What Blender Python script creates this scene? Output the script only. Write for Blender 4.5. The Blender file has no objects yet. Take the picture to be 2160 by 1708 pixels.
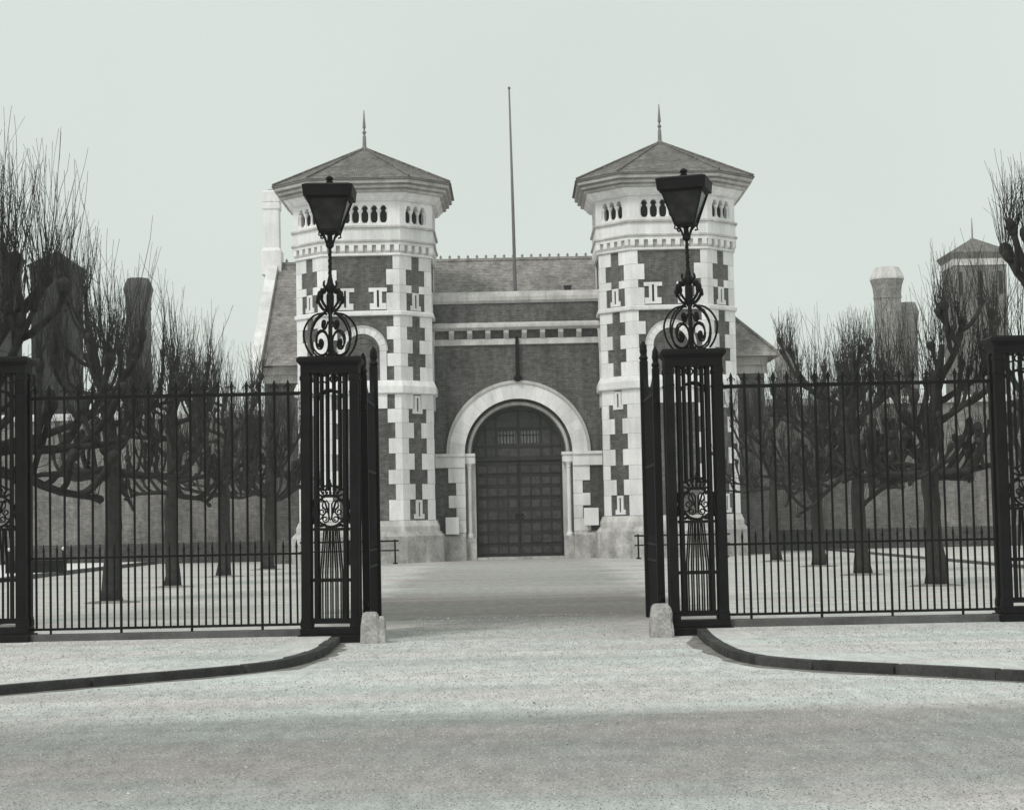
import bpy, math, random
from mathutils import Vector, Matrix

S = bpy.context.scene
COL = S.collection
PI = math.pi
rnd = random.Random(7)

# ------------------------------------------------------------------ camera
F_PX, W_PX = 3850.0, 2160.0
PITCH, ROLL, EYE = math.atan(246 / 3850), math.radians(1.2), 1.6
cam_d = bpy.data.cameras.new('camera')
cam = bpy.data.objects.new('camera', cam_d)
COL.objects.link(cam)
S.camera = cam
cam_d.sensor_width = 36.0
cam_d.lens = F_PX / W_PX * 36.0
cam_d.clip_start, cam_d.clip_end = 0.1, 3000
fw = Vector((0, math.cos(PITCH), math.sin(PITCH)))
u0 = Vector((0, -math.sin(PITCH), math.cos(PITCH)))
r0 = Vector((1, 0, 0))
up = u0 * math.cos(ROLL) + r0 * math.sin(ROLL)
ri = r0 * math.cos(ROLL) - u0 * math.sin(ROLL)
cam.matrix_world = Matrix(((ri.x, up.x, -fw.x, 0), (ri.y, up.y, -fw.y, 0), (ri.z, up.z, -fw.z, EYE), (0, 0, 0, 1)))

# ------------------------------------------------------------------ light
SUN_EL, SUN_AZ = math.radians(48), math.radians(215)      # azimuth clockwise from +Y: behind the camera, to the left
world = bpy.data.worlds.new('World')
S.world = world
world.use_nodes = True
wn, wl = world.node_tree.nodes, world.node_tree.links
wn.clear()
sky = wn.new('ShaderNodeTexSky')
sky.sky_type = 'NISHITA'
sky.sun_disc = False
sky.sun_elevation = SUN_EL
sky.sun_rotation = SUN_AZ
sky.air_density, sky.dust_density, sky.ozone_density = 1.0, 4.0, 1.0
bw = wn.new('ShaderNodeRGBToBW')
tint = wn.new('ShaderNodeMix'); tint.data_type = 'RGBA'; tint.blend_type = 'MULTIPLY'; tint.inputs[0].default_value = 1.0
tint.inputs[7].default_value = (0.93, 1.03, 0.975, 1)
veil = wn.new('ShaderNodeMix'); veil.data_type = 'RGBA'; veil.inputs[0].default_value = 0.85   # even overcast veil over the clear sky
veil.inputs[7].default_value = (7.75, 8.45, 8.02, 1)
bg = wn.new('ShaderNodeBackground'); bg.inputs[1].default_value = 0.1
wo = wn.new('ShaderNodeOutputWorld')
wl.new(sky.outputs[0], bw.inputs[0])
wl.new(bw.outputs[0], tint.inputs[6])
wl.new(tint.outputs[2], veil.inputs[6])
wtc = wn.new('ShaderNodeTexCoord')
wno = wn.new('ShaderNodeTexNoise'); wno.inputs['Scale'].default_value = 2.2; wno.inputs['Detail'].default_value = 4
wrp = wn.new('ShaderNodeMapRange'); wrp.inputs[1].default_value, wrp.inputs[2].default_value, wrp.inputs[3].default_value, wrp.inputs[4].default_value = .3, .7, .955, 1.045
wmx = wn.new('ShaderNodeMix'); wmx.data_type = 'RGBA'; wmx.blend_type = 'MULTIPLY'; wmx.inputs[0].default_value = 1.0
wl.new(wtc.outputs['Generated'], wno.inputs['Vector']); wl.new(wno.outputs['Fac'], wrp.inputs[0])
wl.new(veil.outputs[2], wmx.inputs[6]); wl.new(wrp.outputs[0], wmx.inputs[7])
wl.new(wmx.outputs[2], bg.inputs[0])
wl.new(bg.outputs[0], wo.inputs[0])

sun_d = bpy.data.lights.new('sun', 'SUN')
sun_d.energy = 1.5
sun_d.angle = math.radians(14)
sun_d.color = (1.0, 0.965, 0.92)
sun = bpy.data.objects.new('sun', sun_d)
COL.objects.link(sun)
sd = Vector((math.sin(SUN_AZ) * math.cos(SUN_EL), math.cos(SUN_AZ) * math.cos(SUN_EL), math.sin(SUN_EL)))
sun.rotation_euler = sd.to_track_quat('Z', 'Y').to_euler()
sun.location = (-20, -20, 40)

S.view_settings.view_transform = 'Standard'
S.view_settings.look = 'None'
S.view_settings.exposure = 0.0
S.view_settings.gamma = 1.0
S.view_settings.use_curve_mapping = False
S.cycles.max_bounces = 6
S.cycles.volume_bounces = 1

# ------------------------------------------------------------------ helpers
class MB:
    def __init__(s):
        s.v, s.f, s.sm = [], [], False

    def add(s, vs, fs):
        n = len(s.v)
        s.v += [tuple(p) for p in vs]
        s.f += [tuple(i + n for i in f) for f in fs]

    def box(s, x0, x1, y0, y1, z0, z1, bev=0):
        if bev:
            b = bev
            lo = [(x0, y0), (x1, y0), (x1, y1), (x0, y1)]
            li = [(x0 + b, y0 + b), (x1 - b, y0 + b), (x1 - b, y1 - b), (x0 + b, y1 - b)]
            s.loft([(li, z0), (lo, z0 + b), (lo, z1 - b), (li, z1)])
            return
        s.loft([([(x0, y0), (x1, y0), (x1, y1), (x0, y1)], z0), ([(x0, y0), (x1, y0), (x1, y1), (x0, y1)], z1)])

    def loft(s, rings, caps=True):
        """rings: list of (polygon CCW seen from above, z)"""
        n = len(rings[0][0])
        vs, fs = [], []
        for poly, z in rings:
            for p in poly:
                vs.append((p[0], p[1], z))
        for k in range(len(rings) - 1):
            for i in range(n):
                j = (i + 1) % n
                fs.append((k * n + i, k * n + j, (k + 1) * n + j, (k + 1) * n + i))
        if caps:
            fs.append(tuple(range(n - 1, -1, -1)))
            fs.append(tuple((len(rings) - 1) * n + i for i in range(n)))
        s.add(vs, fs)

    def prism(s, poly, z0, z1):
        s.loft([(poly, z0), (poly, z1)])

    def extr(s, poly, y0, y1):
        """polygon in x,z (CCW seen from -y, i.e. from the front) pushed from y0 (front) to y1"""
        n = len(poly)
        vs = [(p[0], y0, p[1]) for p in poly] + [(p[0], y1, p[1]) for p in poly]
        fs = [tuple(range(n)), tuple(range(2 * n - 1, n - 1, -1))]
        for i in range(n):
            j = (i + 1) % n
            fs.append((i, i + n, j + n, j))
        s.add(vs, fs)

    def arc(s, cx, cz, r0, r1, y0, y1, a0, a1, n):
        """ring sector standing in the x-z plane"""
        vs, fs = [], []
        for k in range(n + 1):
            a = a0 + (a1 - a0) * k / n
            c, d = math.cos(a), math.sin(a)
            for r, y in ((r0, y0), (r1, y0), (r1, y1), (r0, y1)):
                vs.append((cx + r * c, y, cz + r * d))
        for k in range(n):
            b, e = 4 * k, 4 * k + 4
            for i in range(4):
                j = (i + 1) % 4
                fs.append((b + i, b + j, e + j, e + i))
        fs.append((0, 3, 2, 1)); m = 4 * n
        fs.append((m, m + 1, m + 2, m + 3))
        s.add(vs, fs)

    def tube(s, pts, rad, n=6, cap=True):
        pts = [Vector(p) for p in pts]
        if not isinstance(rad, (list, tuple)):
            rad = [rad] * len(pts)
        vs, fs = [], []
        ref = None
        for k, p in enumerate(pts):
            d = (pts[min(k + 1, len(pts) - 1)] - pts[max(k - 1, 0)])
            if d.length < 1e-9:
                d = Vector((0, 0, 1))
            d.normalize()
            if ref is None:
                ref = d.orthogonal().normalized()
            ref = (ref - d * ref.dot(d))
            if ref.length < 1e-6:
                ref = d.orthogonal()
            ref.normalize()
            b = d.cross(ref)
            for i in range(n):
                a = 2 * PI * i / n
                vs.append(p + (ref * math.cos(a) + b * math.sin(a)) * rad[k])
        for k in range(len(pts) - 1):
            for i in range(n):
                j = (i + 1) % n
                fs.append((k * n + i, k * n + j, (k + 1) * n + j, (k + 1) * n + i))
        if cap:
            fs.append(tuple(range(n - 1, -1, -1)))
            fs.append(tuple((len(pts) - 1) * n + i for i in range(n)))
        s.add(vs, fs)

    def lathe(s, prof, cx=0, cy=0, n=12):
        """prof: list of (r, z) from bottom to top"""
        rings = [([(cx + max(r, 1e-4) * math.cos(2 * PI * i / n), cy + max(r, 1e-4) * math.sin(2 * PI * i / n)) for i in range(n)], z) for r, z in prof]
        s.loft(rings)

    def ball(s, c, r, n=8, sq=(1, 1, 1)):
        m = max(4, n // 2)
        prof = [(r * math.sin(PI * k / m), -r * math.cos(PI * k / m)) for k in range(m + 1)]
        b = MB(); b.lathe(prof, 0, 0, n)
        s.add([(c[0] + x * sq[0], c[1] + y * sq[1], c[2] + z * sq[2]) for x, y, z in b.v], b.f)

    def xform(s, fn):
        s.v = [tuple(fn(p)) for p in s.v]
        return s

    def mesh(s, name, mat, uv=True, smooth=False):
        me = bpy.data.meshes.new(name)
        me.from_pydata(s.v, [], s.f)
        if mat:
            me.materials.append(mat)
        if uv:
            lay = me.uv_layers.new(name='UVMap').data
            co = me.vertices
            Z = Vector((0, 0, 1))
            for p in me.polygons:
                nrm = p.normal
                t = Z.cross(nrm)
                if t.length < 0.05:
                    t, b = Vector((1, 0, 0)), Vector((0, 1, 0))
                else:
                    t.normalize(); b = nrm.cross(t)
                for li, vi in zip(p.loop_indices, p.vertices):
                    c = co[vi].co
                    lay[li].uv = (c.dot(t), c.dot(b))
        if smooth or s.sm:
            me.polygons.foreach_set('use_smooth', [True] * len(me.polygons))
        me.update()
        return me


def thing(name, label, cat, loc=(0, 0, 0), group=None, rz=0):
    o = bpy.data.objects.new(name, None)
    COL.objects.link(o)
    o.empty_display_size = 0.3
    o.location = loc
    o.rotation_euler = (0, 0, rz)
    o['label'] = label
    o['category'] = cat
    if group:
        o['group'] = group
    return o


def inst(name, me, parent=None, loc=(0, 0, 0), rz=0, kind=None):
    o = bpy.data.objects.new(name, me)
    COL.objects.link(o)
    o.parent = parent
    o.location = loc
    o.rotation_euler = (0, 0, rz)
    if kind:
        o['kind'] = kind
    return o


def part(name, mb, mat, parent=None, uv=True, smooth=False, kind=None, loc=(0, 0, 0)):
    return inst(name, mb.mesh(name, mat, uv, smooth), parent, loc, 0, kind)


def tag(o, label, cat, group=None):
    o['label'] = label
    o['category'] = cat
    if group:
        o['group'] = group
    return o


def structure(name, mb, mat, **k):
    return part(name, mb, mat, kind='structure', **k)


def dup(o, parent=None):
    c = o.copy()
    COL.objects.link(c)
    c.parent = parent
    for ch in list(o.children):
        dup(ch, c)
    return c


def octo(h, a):
    return [(-a, -h), (a, -h), (h, -a), (h, a), (a, h), (-a, h), (-h, a), (-h, -a)]


def spline(pts, step):
    """Catmull-Rom through pts, resampled"""
    P = [Vector((p[0], p[1])) for p in pts]
    P = [2 * P[0] - P[1]] + P + [2 * P[-1] - P[-2]]
    out = []
    for i in range(1, len(P) - 2):
        a, b, c, d = P[i - 1:i + 3]
        n = max(2, int((c - b).length / 0.1))
        for k in range(n):
            t = k / n
            out.append(0.5 * ((2 * b) + (c - a) * t + (2 * a - 5 * b + 4 * c - d) * t * t + (3 * b - a - 3 * c + d) * t ** 3))
    out.append(P[-2])
    res, acc = [out[0]], 0.0
    for p, q in zip(out, out[1:]):
        acc += (q - p).length
        if acc >= step:
            res.append(q); acc = 0.0
    if (res[-1] - out[-1]).length > step * 0.3:
        res.append(out[-1])
    return res


# ------------------------------------------------------------------ materials
def new_mat(name):
    m = bpy.data.materials.new(name)
    m.use_nodes = True
    nt = m.node_tree
    return m, nt, nt.nodes['Principled BSDF']


def nd(nt, kind, **k):
    n = nt.nodes.new(kind)
    for a, v in k.items():
        if hasattr(n, a):
            setattr(n, a, v)
        else:
            n.inputs[a.replace('_', ' ').title() if a.replace('_', ' ').title() in n.inputs else a].default_value = v
    return n


def noise(nt, scale, detail=3, rough=0.6, coord='Object', sc=(1, 1, 1)):
    tc = nt.nodes.new('ShaderNodeTexCoord')
    mp = nt.nodes.new('ShaderNodeMapping')
    mp.inputs['Scale'].default_value = sc
    nt.links.new(tc.outputs[coord], mp.inputs[0])
    n = nt.nodes.new('ShaderNodeTexNoise')
    n.inputs['Scale'].default_value = scale
    n.inputs['Detail'].default_value = detail
    n.inputs['Roughness'].default_value = rough
    nt.links.new(mp.outputs[0], n.inputs['Vector'])
    return n.outputs['Fac']


def ramp(nt, fac, stops):
    r = nt.nodes.new('ShaderNodeValToRGB')
    e = r.color_ramp.elements
    while len(e) > 1:
        e.remove(e[-1])
    for i, (p, c) in enumerate(stops):
        el = e[0] if i == 0 else e.new(p)
        el.position = p
        el.color = (c, c, c, 1) if not isinstance(c, tuple) else c + (1,)
    nt.links.new(fac, r.inputs[0])
    return r.outputs[0]


def mult(nt, a, b, f=1.0, mode='MULTIPLY'):
    m = nt.nodes.new('ShaderNodeMix')
    m.data_type = 'RGBA'; m.blend_type = mode
    for sock, v in ((m.inputs[6], a), (m.inputs[7], b)):
        if hasattr(v, 'links'):
            nt.links.new(v, sock)
        else:
            sock.default_value = v + (1,)
    if hasattr(f, 'links'):
        nt.links.new(f, m.inputs[0])
    else:
        m.inputs[0].default_value = f
    return m.outputs[2]


def bump(nt, h, strength, dist, bs):
    b = nt.nodes.new('ShaderNodeBump')
    b.inputs['Strength'].default_value = strength
    b.inputs['Distance'].default_value = dist
    nt.links.new(h, b.inputs['Height'])
    nt.links.new(b.outputs[0], bs.inputs['Normal'])


def plain(name, col, rough=0.8, var=0.25, scale=2.0, fine=30, bmp=0.2, metal=0.0, spec=0.3, streak=0.0, each=0.0):
    m, nt, bs = new_mat(name)
    a = ramp(nt, noise(nt, scale, 4), [(0.3, 1 - var), (0.7, 1 + var)])
    b = ramp(nt, noise(nt, fine, 2), [(0.3, 1 - var * 0.5), (0.7, 1 + var * 0.5)])
    c = mult(nt, mult(nt, col, a), b)
    if streak:
        c = mult(nt, c, ramp(nt, noise(nt, 1.0, 5, 0.65, 'Object', (2.4, 2.4, .4)), [(0.35, 1 - streak), (0.6, 1.0)]))
    if each:
        oi = nt.nodes.new('ShaderNodeObjectInfo')
        c = mult(nt, c, ramp(nt, oi.outputs['Random'], [(0.0, 1 - each), (1.0, 1 + each * .4)]))
    nt.links.new(c, bs.inputs['Base Color'])
    bs.inputs['Roughness'].default_value = rough
    bs.inputs['Metallic'].default_value = metal
    bs.inputs['Specular IOR Level'].default_value = spec
    bump(nt, noise(nt, fine, 3), bmp, 0.01, bs)
    return m


def brick_mat(name, c1, c2, mortar, bw_=0.225, rh=0.075, ms=0.008, var=0.3, bmp=0.5, stain=0.35):
    m, nt, bs = new_mat(name)
    tc = nt.nodes.new('ShaderNodeTexCoord')
    t = nt.nodes.new('ShaderNodeTexBrick')
    t.inputs['Scale'].default_value = 1.0
    t.inputs['Brick Width'].default_value = bw_
    t.inputs['Row Height'].default_value = rh
    t.inputs['Mortar Size'].default_value = ms
    t.inputs['Mortar Smooth'].default_value = 0.3
    t.inputs['Color1'].default_value = c1 + (1,)
    t.inputs['Color2'].default_value = c2 + (1,)
    t.inputs['Mortar'].default_value = mortar + (1,)
    nt.links.new(tc.outputs['UV'], t.inputs['Vector'])
    a = ramp(nt, noise(nt, 0.45, 5), [(0.3, 1 - stain), (0.7, 1 + stain)])
    b = ramp(nt, noise(nt, 5.0, 3), [(0.3, 1 - var), (0.7, 1 + var)])
    c = mult(nt, mult(nt, t.outputs['Color'], a), b)
    c = mult(nt, c, ramp(nt, noise(nt, 1.0, 5, 0.65, 'Object', (2.2, 2.2, .25)), [(0.33, .68), (0.58, 1.06)]))
    nt.links.new(c, bs.inputs['Base Color'])
    bs.inputs['Roughness'].default_value = 0.9
    bs.inputs['Specular IOR Level'].default_value = 0.2
    inv = nt.nodes.new('ShaderNodeMath'); inv.operation = 'SUBTRACT'; inv.inputs[0].default_value = 1.0
    nt.links.new(t.outputs['Fac'], inv.inputs[1])
    bump(nt, inv.outputs[0], bmp, 0.01, bs)
    return m


def gravel_mat(name, light, dark, patch_stops, bands=None, tracks=None):
    """patchy grit: light and dark grit blended by big soft patches, with worn bands of the road along y"""
    m, nt, bs = new_mat(name)
    big = noise(nt, 0.22, 5, 0.6, 'Object', (0.45, 1, 1))
    fac = ramp(nt, big, patch_stops)
    tc = nt.nodes.new('ShaderNodeTexCoord')
    sep = nt.nodes.new('ShaderNodeSeparateXYZ')
    nt.links.new(tc.outputs['Object'], sep.inputs[0])
    if bands:
        wob = noise(nt, 0.35, 4, 0.6, 'Object', (0.5, 1, 1))
        ad = nt.nodes.new('ShaderNodeMath'); ad.operation = 'MULTIPLY_ADD'
        ad.inputs[1].default_value = 1.6
        nt.links.new(wob, ad.inputs[0]); nt.links.new(sep.outputs[1], ad.inputs[2])
        mr = nt.nodes.new('ShaderNodeMapRange')
        mr.inputs[1].default_value, mr.inputs[2].default_value = bands[0] + .8, bands[1] + .8
        nt.links.new(ad.outputs[0], mr.inputs[0])
        bf = ramp(nt, mr.outputs[0], bands[2])
        fac = mult(nt, fac, bf, 1.0, 'LIGHTEN')
    if tracks:
        cx, hw, y0, y1 = tracks
        ax = nt.nodes.new('ShaderNodeMath'); ax.operation = 'SUBTRACT'; ax.inputs[1].default_value = cx
        nt.links.new(sep.outputs[0], ax.inputs[0])
        ab = nt.nodes.new('ShaderNodeMath'); ab.operation = 'ABSOLUTE'
        nt.links.new(ax.outputs[0], ab.inputs[0])
        wob2 = noise(nt, 0.3, 4)
        ad2 = nt.nodes.new('ShaderNodeMath'); ad2.operation = 'MULTIPLY_ADD'; ad2.inputs[1].default_value = 3.0
        nt.links.new(wob2, ad2.inputs[0]); nt.links.new(ab.outputs[0], ad2.inputs[2])
        mx = nt.nodes.new('ShaderNodeMapRange')
        mx.inputs[1].default_value, mx.inputs[2].default_value = hw + 2.1, hw + 1.2
        nt.links.new(ad2.outputs[0], mx.inputs[0])
        my = nt.nodes.new('ShaderNodeMapRange')
        my.inputs[1].default_value, my.inputs[2].default_value = y0, y1
        nt.links.new(sep.outputs[1], my.inputs[0])
        yf = ramp(nt, my.outputs[0], [(0.0, 0.0), (0.1, 1.0), (0.26, 0.95), (0.42, 0.45), (0.6, 0.55), (1.0, 0.35)])
        both = mult(nt, mx.outputs[0], yf)
        fac = mult(nt, fac, both, 1.0, 'LIGHTEN')
    c = mult(nt, light, dark, fac, 'MIX')
    g1 = ramp(nt, noise(nt, 42, 4, 0.8), [(0.3, 0.5), (0.5, 1.0), (0.7, 1.45)])
    g2 = ramp(nt, noise(nt, 5, 6, 0.8, 'Object', (1.0, .3, 1)), [(0.3, 0.74), (0.7, 1.2)])
    c = mult(nt, mult(nt, c, g1), g2)
    c = mult(nt, c, ramp(nt, noise(nt, 1.1, 6, 0.7, 'Object', (.14, 1.0, 1)), [(0.3, 0.80), (0.62, 1.06)]))
    c = mult(nt, c, ramp(nt, noise(nt, .55, 4, 0.6, 'Object', (.4, 1, 1)), [(0.40, (.965, 1.0, .965)), (0.62, (1.045, .985, .955))]))
    nt.links.new(c, bs.inputs['Base Color'])
    bs.inputs['Roughness'].default_value = 0.95
    bs.inputs['Specular IOR Level'].default_value = 0.15
    bump(nt, noise(nt, 45, 4, 0.7), 0.5, 0.02, bs)
    return m


def G(v, w=0.0):
    return (v * (1.015 + w), v * 0.995, v * (1 - w))


M_BRICK = brick_mat('soot_brick', G(0.078, .02), G(0.125, .02), G(0.16, .02))
M_WALLBRICK = brick_mat('stock_brick', G(0.135, .04), G(0.20, .04), G(0.23, .03))
M_DARKBRICK = brick_mat('blackened_brick', G(0.06, .02), G(0.09, .02), G(0.11, .02))
M_DARKFARBRICK = brick_mat('dark_far_brick', G(0.02, .02), G(0.03, .02), G(0.035, .02), 0.45, 0.15, 0.015)  # very dark tone for walls, bands and roofs of the two left towers
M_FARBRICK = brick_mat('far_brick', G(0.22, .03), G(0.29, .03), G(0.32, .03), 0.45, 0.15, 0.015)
M_TILE = brick_mat('roof_tile', G(0.16, .05), G(0.235, .05), G(0.09, .02), 0.17, 0.11, 0.012, 0.25, 0.9, 0.2)
M_HALLTILE = brick_mat('hall_roof_tile', G(0.30, .05), G(0.38, .05), G(0.2, .02), 0.17, 0.11, 0.012, 0.25, 0.8, 0.2)
M_STONE = plain('pale_limestone', G(0.84, .0), 0.85, 0.09, 0.9, 14, 0.25, streak=.18, each=.12)
M_STONE2 = plain('weathered_limestone', G(0.60, .02), 0.9, 0.16, 1.2, 16, 0.25, streak=.3, each=.1)
M_PLINTH = plain('dirty_plinth_stone', G(0.48, .02), 0.9, 0.32, 1.5, 10, 0.3, streak=.3)
M_IRON = plain('black_painted_iron', G(0.008), 0.6, 0.4, 3, 40, 0.15, 0.0, 0.12)
M_GRIME = plain('grimy_cornice_stone', G(0.47, .03), 0.9, 0.22, 1.2, 12, 0.3, streak=.25)
M_DOORP = plain('lit_door_paint', G(0.050, .02), 0.6, 0.35, 6, 40, 0.3, each=.3)  # door paint lightened on panels against darker grooves; shading put into the colour
M_DOOR = plain('dark_painted_timber', G(0.026, .02), 0.6, 0.3, 4, 40, 0.3)
M_DARK = plain('dark_interior', G(0.02), 0.9, 0.2)
M_BARK = plain('dark_bark', G(0.036, .05), 0.95, 0.35, 6, 25, 0.9, streak=.4)
M_TWIG = plain('twig_bark', G(0.030, .04), 0.95, 0.2, 5, 20, 0.2)
M_KERB = plain('dark_granite_kerb', G(0.05), 0.85, 0.4, 4, 30, 0.5, each=.3)
M_FPLINTH = plain('sooty_fence_plinth', G(0.10), 0.85, 0.3, 3, 30, 0.4)
M_BOLLARD = plain('rough_guard_granite', G(0.36, .02), 0.9, 0.35, 6, 25, 0.9)
M_PAPER = plain('white_notice_paper', G(0.82), 0.8, 0.04, 3, 20, 0.05)
M_WHITE = plain('whitewashed_stone', G(0.75), 0.85, 0.10, 2, 14, 0.2)
M_POLE = plain('grey_painted_pole', G(0.16), 0.6, 0.15)
M_LEAD = plain('grey_lead', G(0.2), 0.6, 0.2)
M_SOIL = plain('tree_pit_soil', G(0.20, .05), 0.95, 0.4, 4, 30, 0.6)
M_ROAD = gravel_mat('road_grit', G(0.62, -.015), G(0.27, .0), [(0.5, 0.0), (0.72, 0.4)],
                    (8.6, 17.2, [(0.0, 0.0), (0.15, 0.1), (0.32, 0.72), (0.62, 0.85), (0.74, 0.75), (0.83, 0.08), (1.0, 0.0)]))
M_COURT = gravel_mat('courtyard_grit', G(0.55, .0), G(0.17, .03), [(0.52, 0.0), (0.72, 0.35)], None, (0.0, 3.0, 27.0, 66.0))
M_PAVE = gravel_mat('pavement_grit', G(0.62, -.015), G(0.36, .0), [(0.5, 0.0), (0.8, 0.5)])
M_GRITL = plain('pale_grit', G(0.62, -.02), .9, .2)
M_GRITD = plain('dark_grit', G(0.27, .0), .9, .4)
m_, nt_, bs_ = new_mat('sooty_lantern_glass')
bs_.inputs['Base Color'].default_value = (0.02, 0.02, 0.02, 1)
bs_.inputs['Roughness'].default_value = 0.18
bs_.inputs['Specular IOR Level'].default_value = 0.25
nt_.links.new(mult(nt_, G(0.022), ramp(nt_, noise(nt_, 6, 4), [(0.3, 0.6), (0.7, 1.5)])), bs_.inputs['Base Color'])
M_GLASS = m_
m_, nt_, bs_ = new_mat('grille_window_glass')
nt_.links.new(mult(nt_, G(0.16), ramp(nt_, noise(nt_, 3, 3), [(0.3, 0.7), (0.7, 1.3)])), bs_.inputs['Base Color'])
bs_.inputs['Roughness'].default_value = 0.25
M_PANE = m_

# ------------------------------------------------------------------ ground
g = MB(); g.box(-600, 600, -60, 1500, -0.6, -0.06)
structure('ground', g, M_PAVE)
g = MB(); g.box(-70, 70, -40, 25.2, -0.05, 0.0)
structure('road', g, M_ROAD)
g = MB(); g.box(-16.5, 14.2, 25.2, 90, -0.05, 0.0)
structure('courtyard', g, M_COURT)

KERB_H = 0.10
kl = [(-2.40, 24.95), (-2.36, 23.6), (-2.38, 22.4), (-2.5, 21.2), (-2.85, 20.3), (-3.49, 19.6), (-4.12, 19.02), (-4.75, 18.42), (-5.5, 17.7), (-6.6, 16.8), (-9, 15.4), (-14, 14.6), (-24, 14.4)]
kr = [(2.46, 24.95), (2.40, 23.5), (2.38, 21.5), (2.50, 20.1), (2.99, 19.12), (3.60, 18.45), (4.17, 17.88), (4.8, 17.22), (6.2, 16.2), (9, 15.2), (14, 14.6), (24, 14.4)]
for poly, sgn in ((kl, -1), (kr, 1)):
    ks = spline(poly, 0.3)
    inner = []
    for i, p in enumerate(ks):
        t = (ks[min(i + 1, len(ks) - 1)] - ks[max(i - 1, 0)]).normalized()
        n = Vector((-t.y, t.x)) * sgn        # towards the pavement
        inner.append(p + n * 0.13)
    far = inner[-1].x
    pts = [(p.x, p.y) for p in inner] + [(far, 25.62), (inner[0].x, 25.62)]
    if sgn < 0:
        pts = pts[::-1]
    pts = pts[::-1] if sum((a[0] * b[1] - b[0] * a[1]) for a, b in zip(pts, pts[1:] + pts[:1])) < 0 else pts
    g = MB(); g.prism(pts, -0.05, KERB_H - 0.004)
    pv = structure('pavement', g, M_PAVE)
    pv['label'] = 'pale gritted pavement left of the drive' if sgn < 0 else 'pale gritted pavement right of the drive'
    # silt gathered in the gutter
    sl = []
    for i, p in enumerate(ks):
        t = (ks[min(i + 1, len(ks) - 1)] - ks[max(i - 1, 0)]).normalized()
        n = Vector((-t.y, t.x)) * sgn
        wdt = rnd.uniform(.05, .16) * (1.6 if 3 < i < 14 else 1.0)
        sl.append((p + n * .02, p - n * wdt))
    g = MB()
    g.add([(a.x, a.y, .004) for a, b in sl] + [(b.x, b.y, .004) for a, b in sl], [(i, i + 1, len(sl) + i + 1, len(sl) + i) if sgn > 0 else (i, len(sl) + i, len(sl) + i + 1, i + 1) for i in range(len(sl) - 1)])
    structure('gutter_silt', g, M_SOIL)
    # kerb stones, about 0.9 m each
    i = 0
    while i < len(ks) - 1:
        j = min(i + 3, len(ks) - 1)
        lift = rnd.uniform(-0.012, 0.006)
        a0 = [(ks[k].x, ks[k].y) for k in range(i, j + 1)]
        b0 = [(inner[k].x, inner[k].y) for k in range(i, j + 1)]
        # shrink ends for a joint
        def sh(l):
            q = [Vector(p) for p in l]
            d0 = (q[1] - q[0]).normalized() * 0.009
            d1 = (q[-1] - q[-2]).normalized() * 0.009
            q[0] = q[0] + d0; q[-1] = q[-1] - d1
            return [(p.x, p.y) for p in q]
        a0, b0 = sh(a0), sh(b0)
        pl = a0 + b0[::-1]
        if sum((a[0] * b[1] - b[0] * a[1]) for a, b in zip(pl, pl[1:] + pl[:1])) < 0:
            pl = pl[::-1]
        cx = sum(p[0] for p in pl) / len(pl); cy = sum(p[1] for p in pl) / len(pl)
        jx, jy = rnd.uniform(-.012, .012), rnd.uniform(-.012, .012)
        pl = [(p[0] + jx, p[1] + jy) for p in pl]; cx += jx; cy += jy
        top = [(cx + (p[0] - cx) * 0.975, cy + (p[1] - cy) * 0.975) for p in pl]
        k = MB(); k.loft([(pl, -0.06), (pl, KERB_H - 0.02 + lift), (top, KERB_H + 0.004 + lift)])
        part('kerb_stone', k, M_KERB, pv)
        i = j

# loose grit lying on the road, the pavements and the drive: real little stones
def grit(name, mat, n, seed, zones):
    R = random.Random(seed)
    vs, fs = [], []
    for _ in range(n):
        while True:
            y = 9.5 + 22.0 * R.random() ** 1.15
            x = R.uniform(-1, 1) * (y * .29 + .3)
            on_p = False
            if y > 14.6 and abs(x) > 2.3:
                lim = 20.6 - abs(abs(x) - 2.6) * 1.0
                if y > 25.0: continue
                if abs(y - lim) < .45 and y < 21.5: continue
                if abs(x) < 3.0 and y > 19.2: continue
                on_p = y > lim
            elif y > 24.6 and abs(x) > 1.7:
                continue
            break
        z = KERB_H - .004 if on_p else 0.0
        r = R.uniform(.003, .0065) * (1.0 + (y - 10) * .03) * (2.2 if R.random() < .004 else 1)
        b = len(vs); a = R.uniform(0, 6.28)
        for k in range(4):
            q = a + k * 1.57 + R.uniform(-.4, .4); rr2 = r * R.uniform(.8, 1.3)
            vs.append((x + rr2 * math.cos(q), y + rr2 * math.sin(q), z + r * .15))
        vs.append((x + R.uniform(-.3, .3) * r, y + R.uniform(-.3, .3) * r, z + r * R.uniform(.7, 1.2)))
        fs += [(b, b + 1, b + 4), (b + 1, b + 2, b + 4), (b + 2, b + 3, b + 4), (b + 3, b, b + 4)]
    me = bpy.data.meshes.new(name); me.from_pydata(vs, [], fs); me.materials.append(mat); me.update()
    return inst(name, me, None, kind='stuff')
grit('loose_grit', M_GRITL, 9000, 5, 0)
grit('loose_grit', M_GRITD, 48000, 6, 0)

# edgings of the side paths inside the court
g = MB(); g.box(-16.8, -16.5, 34, 84, -0.05, 0.14)
structure('path_kerb', g, M_FPLINTH)
g = MB(); g.box(-40, -16.8, 34, 84, -0.05, 0.12)
structure('path', g, M_WHITE)
g = MB(); g.box(14.2, 14.36, 34, 84, -0.05, 0.09)
structure('path_kerb', g, M_FPLINTH)
g = MB(); g.box(14.36, 40, 34, 84, -0.05, 0.03)
structure('path', g, M_COURT)

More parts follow.
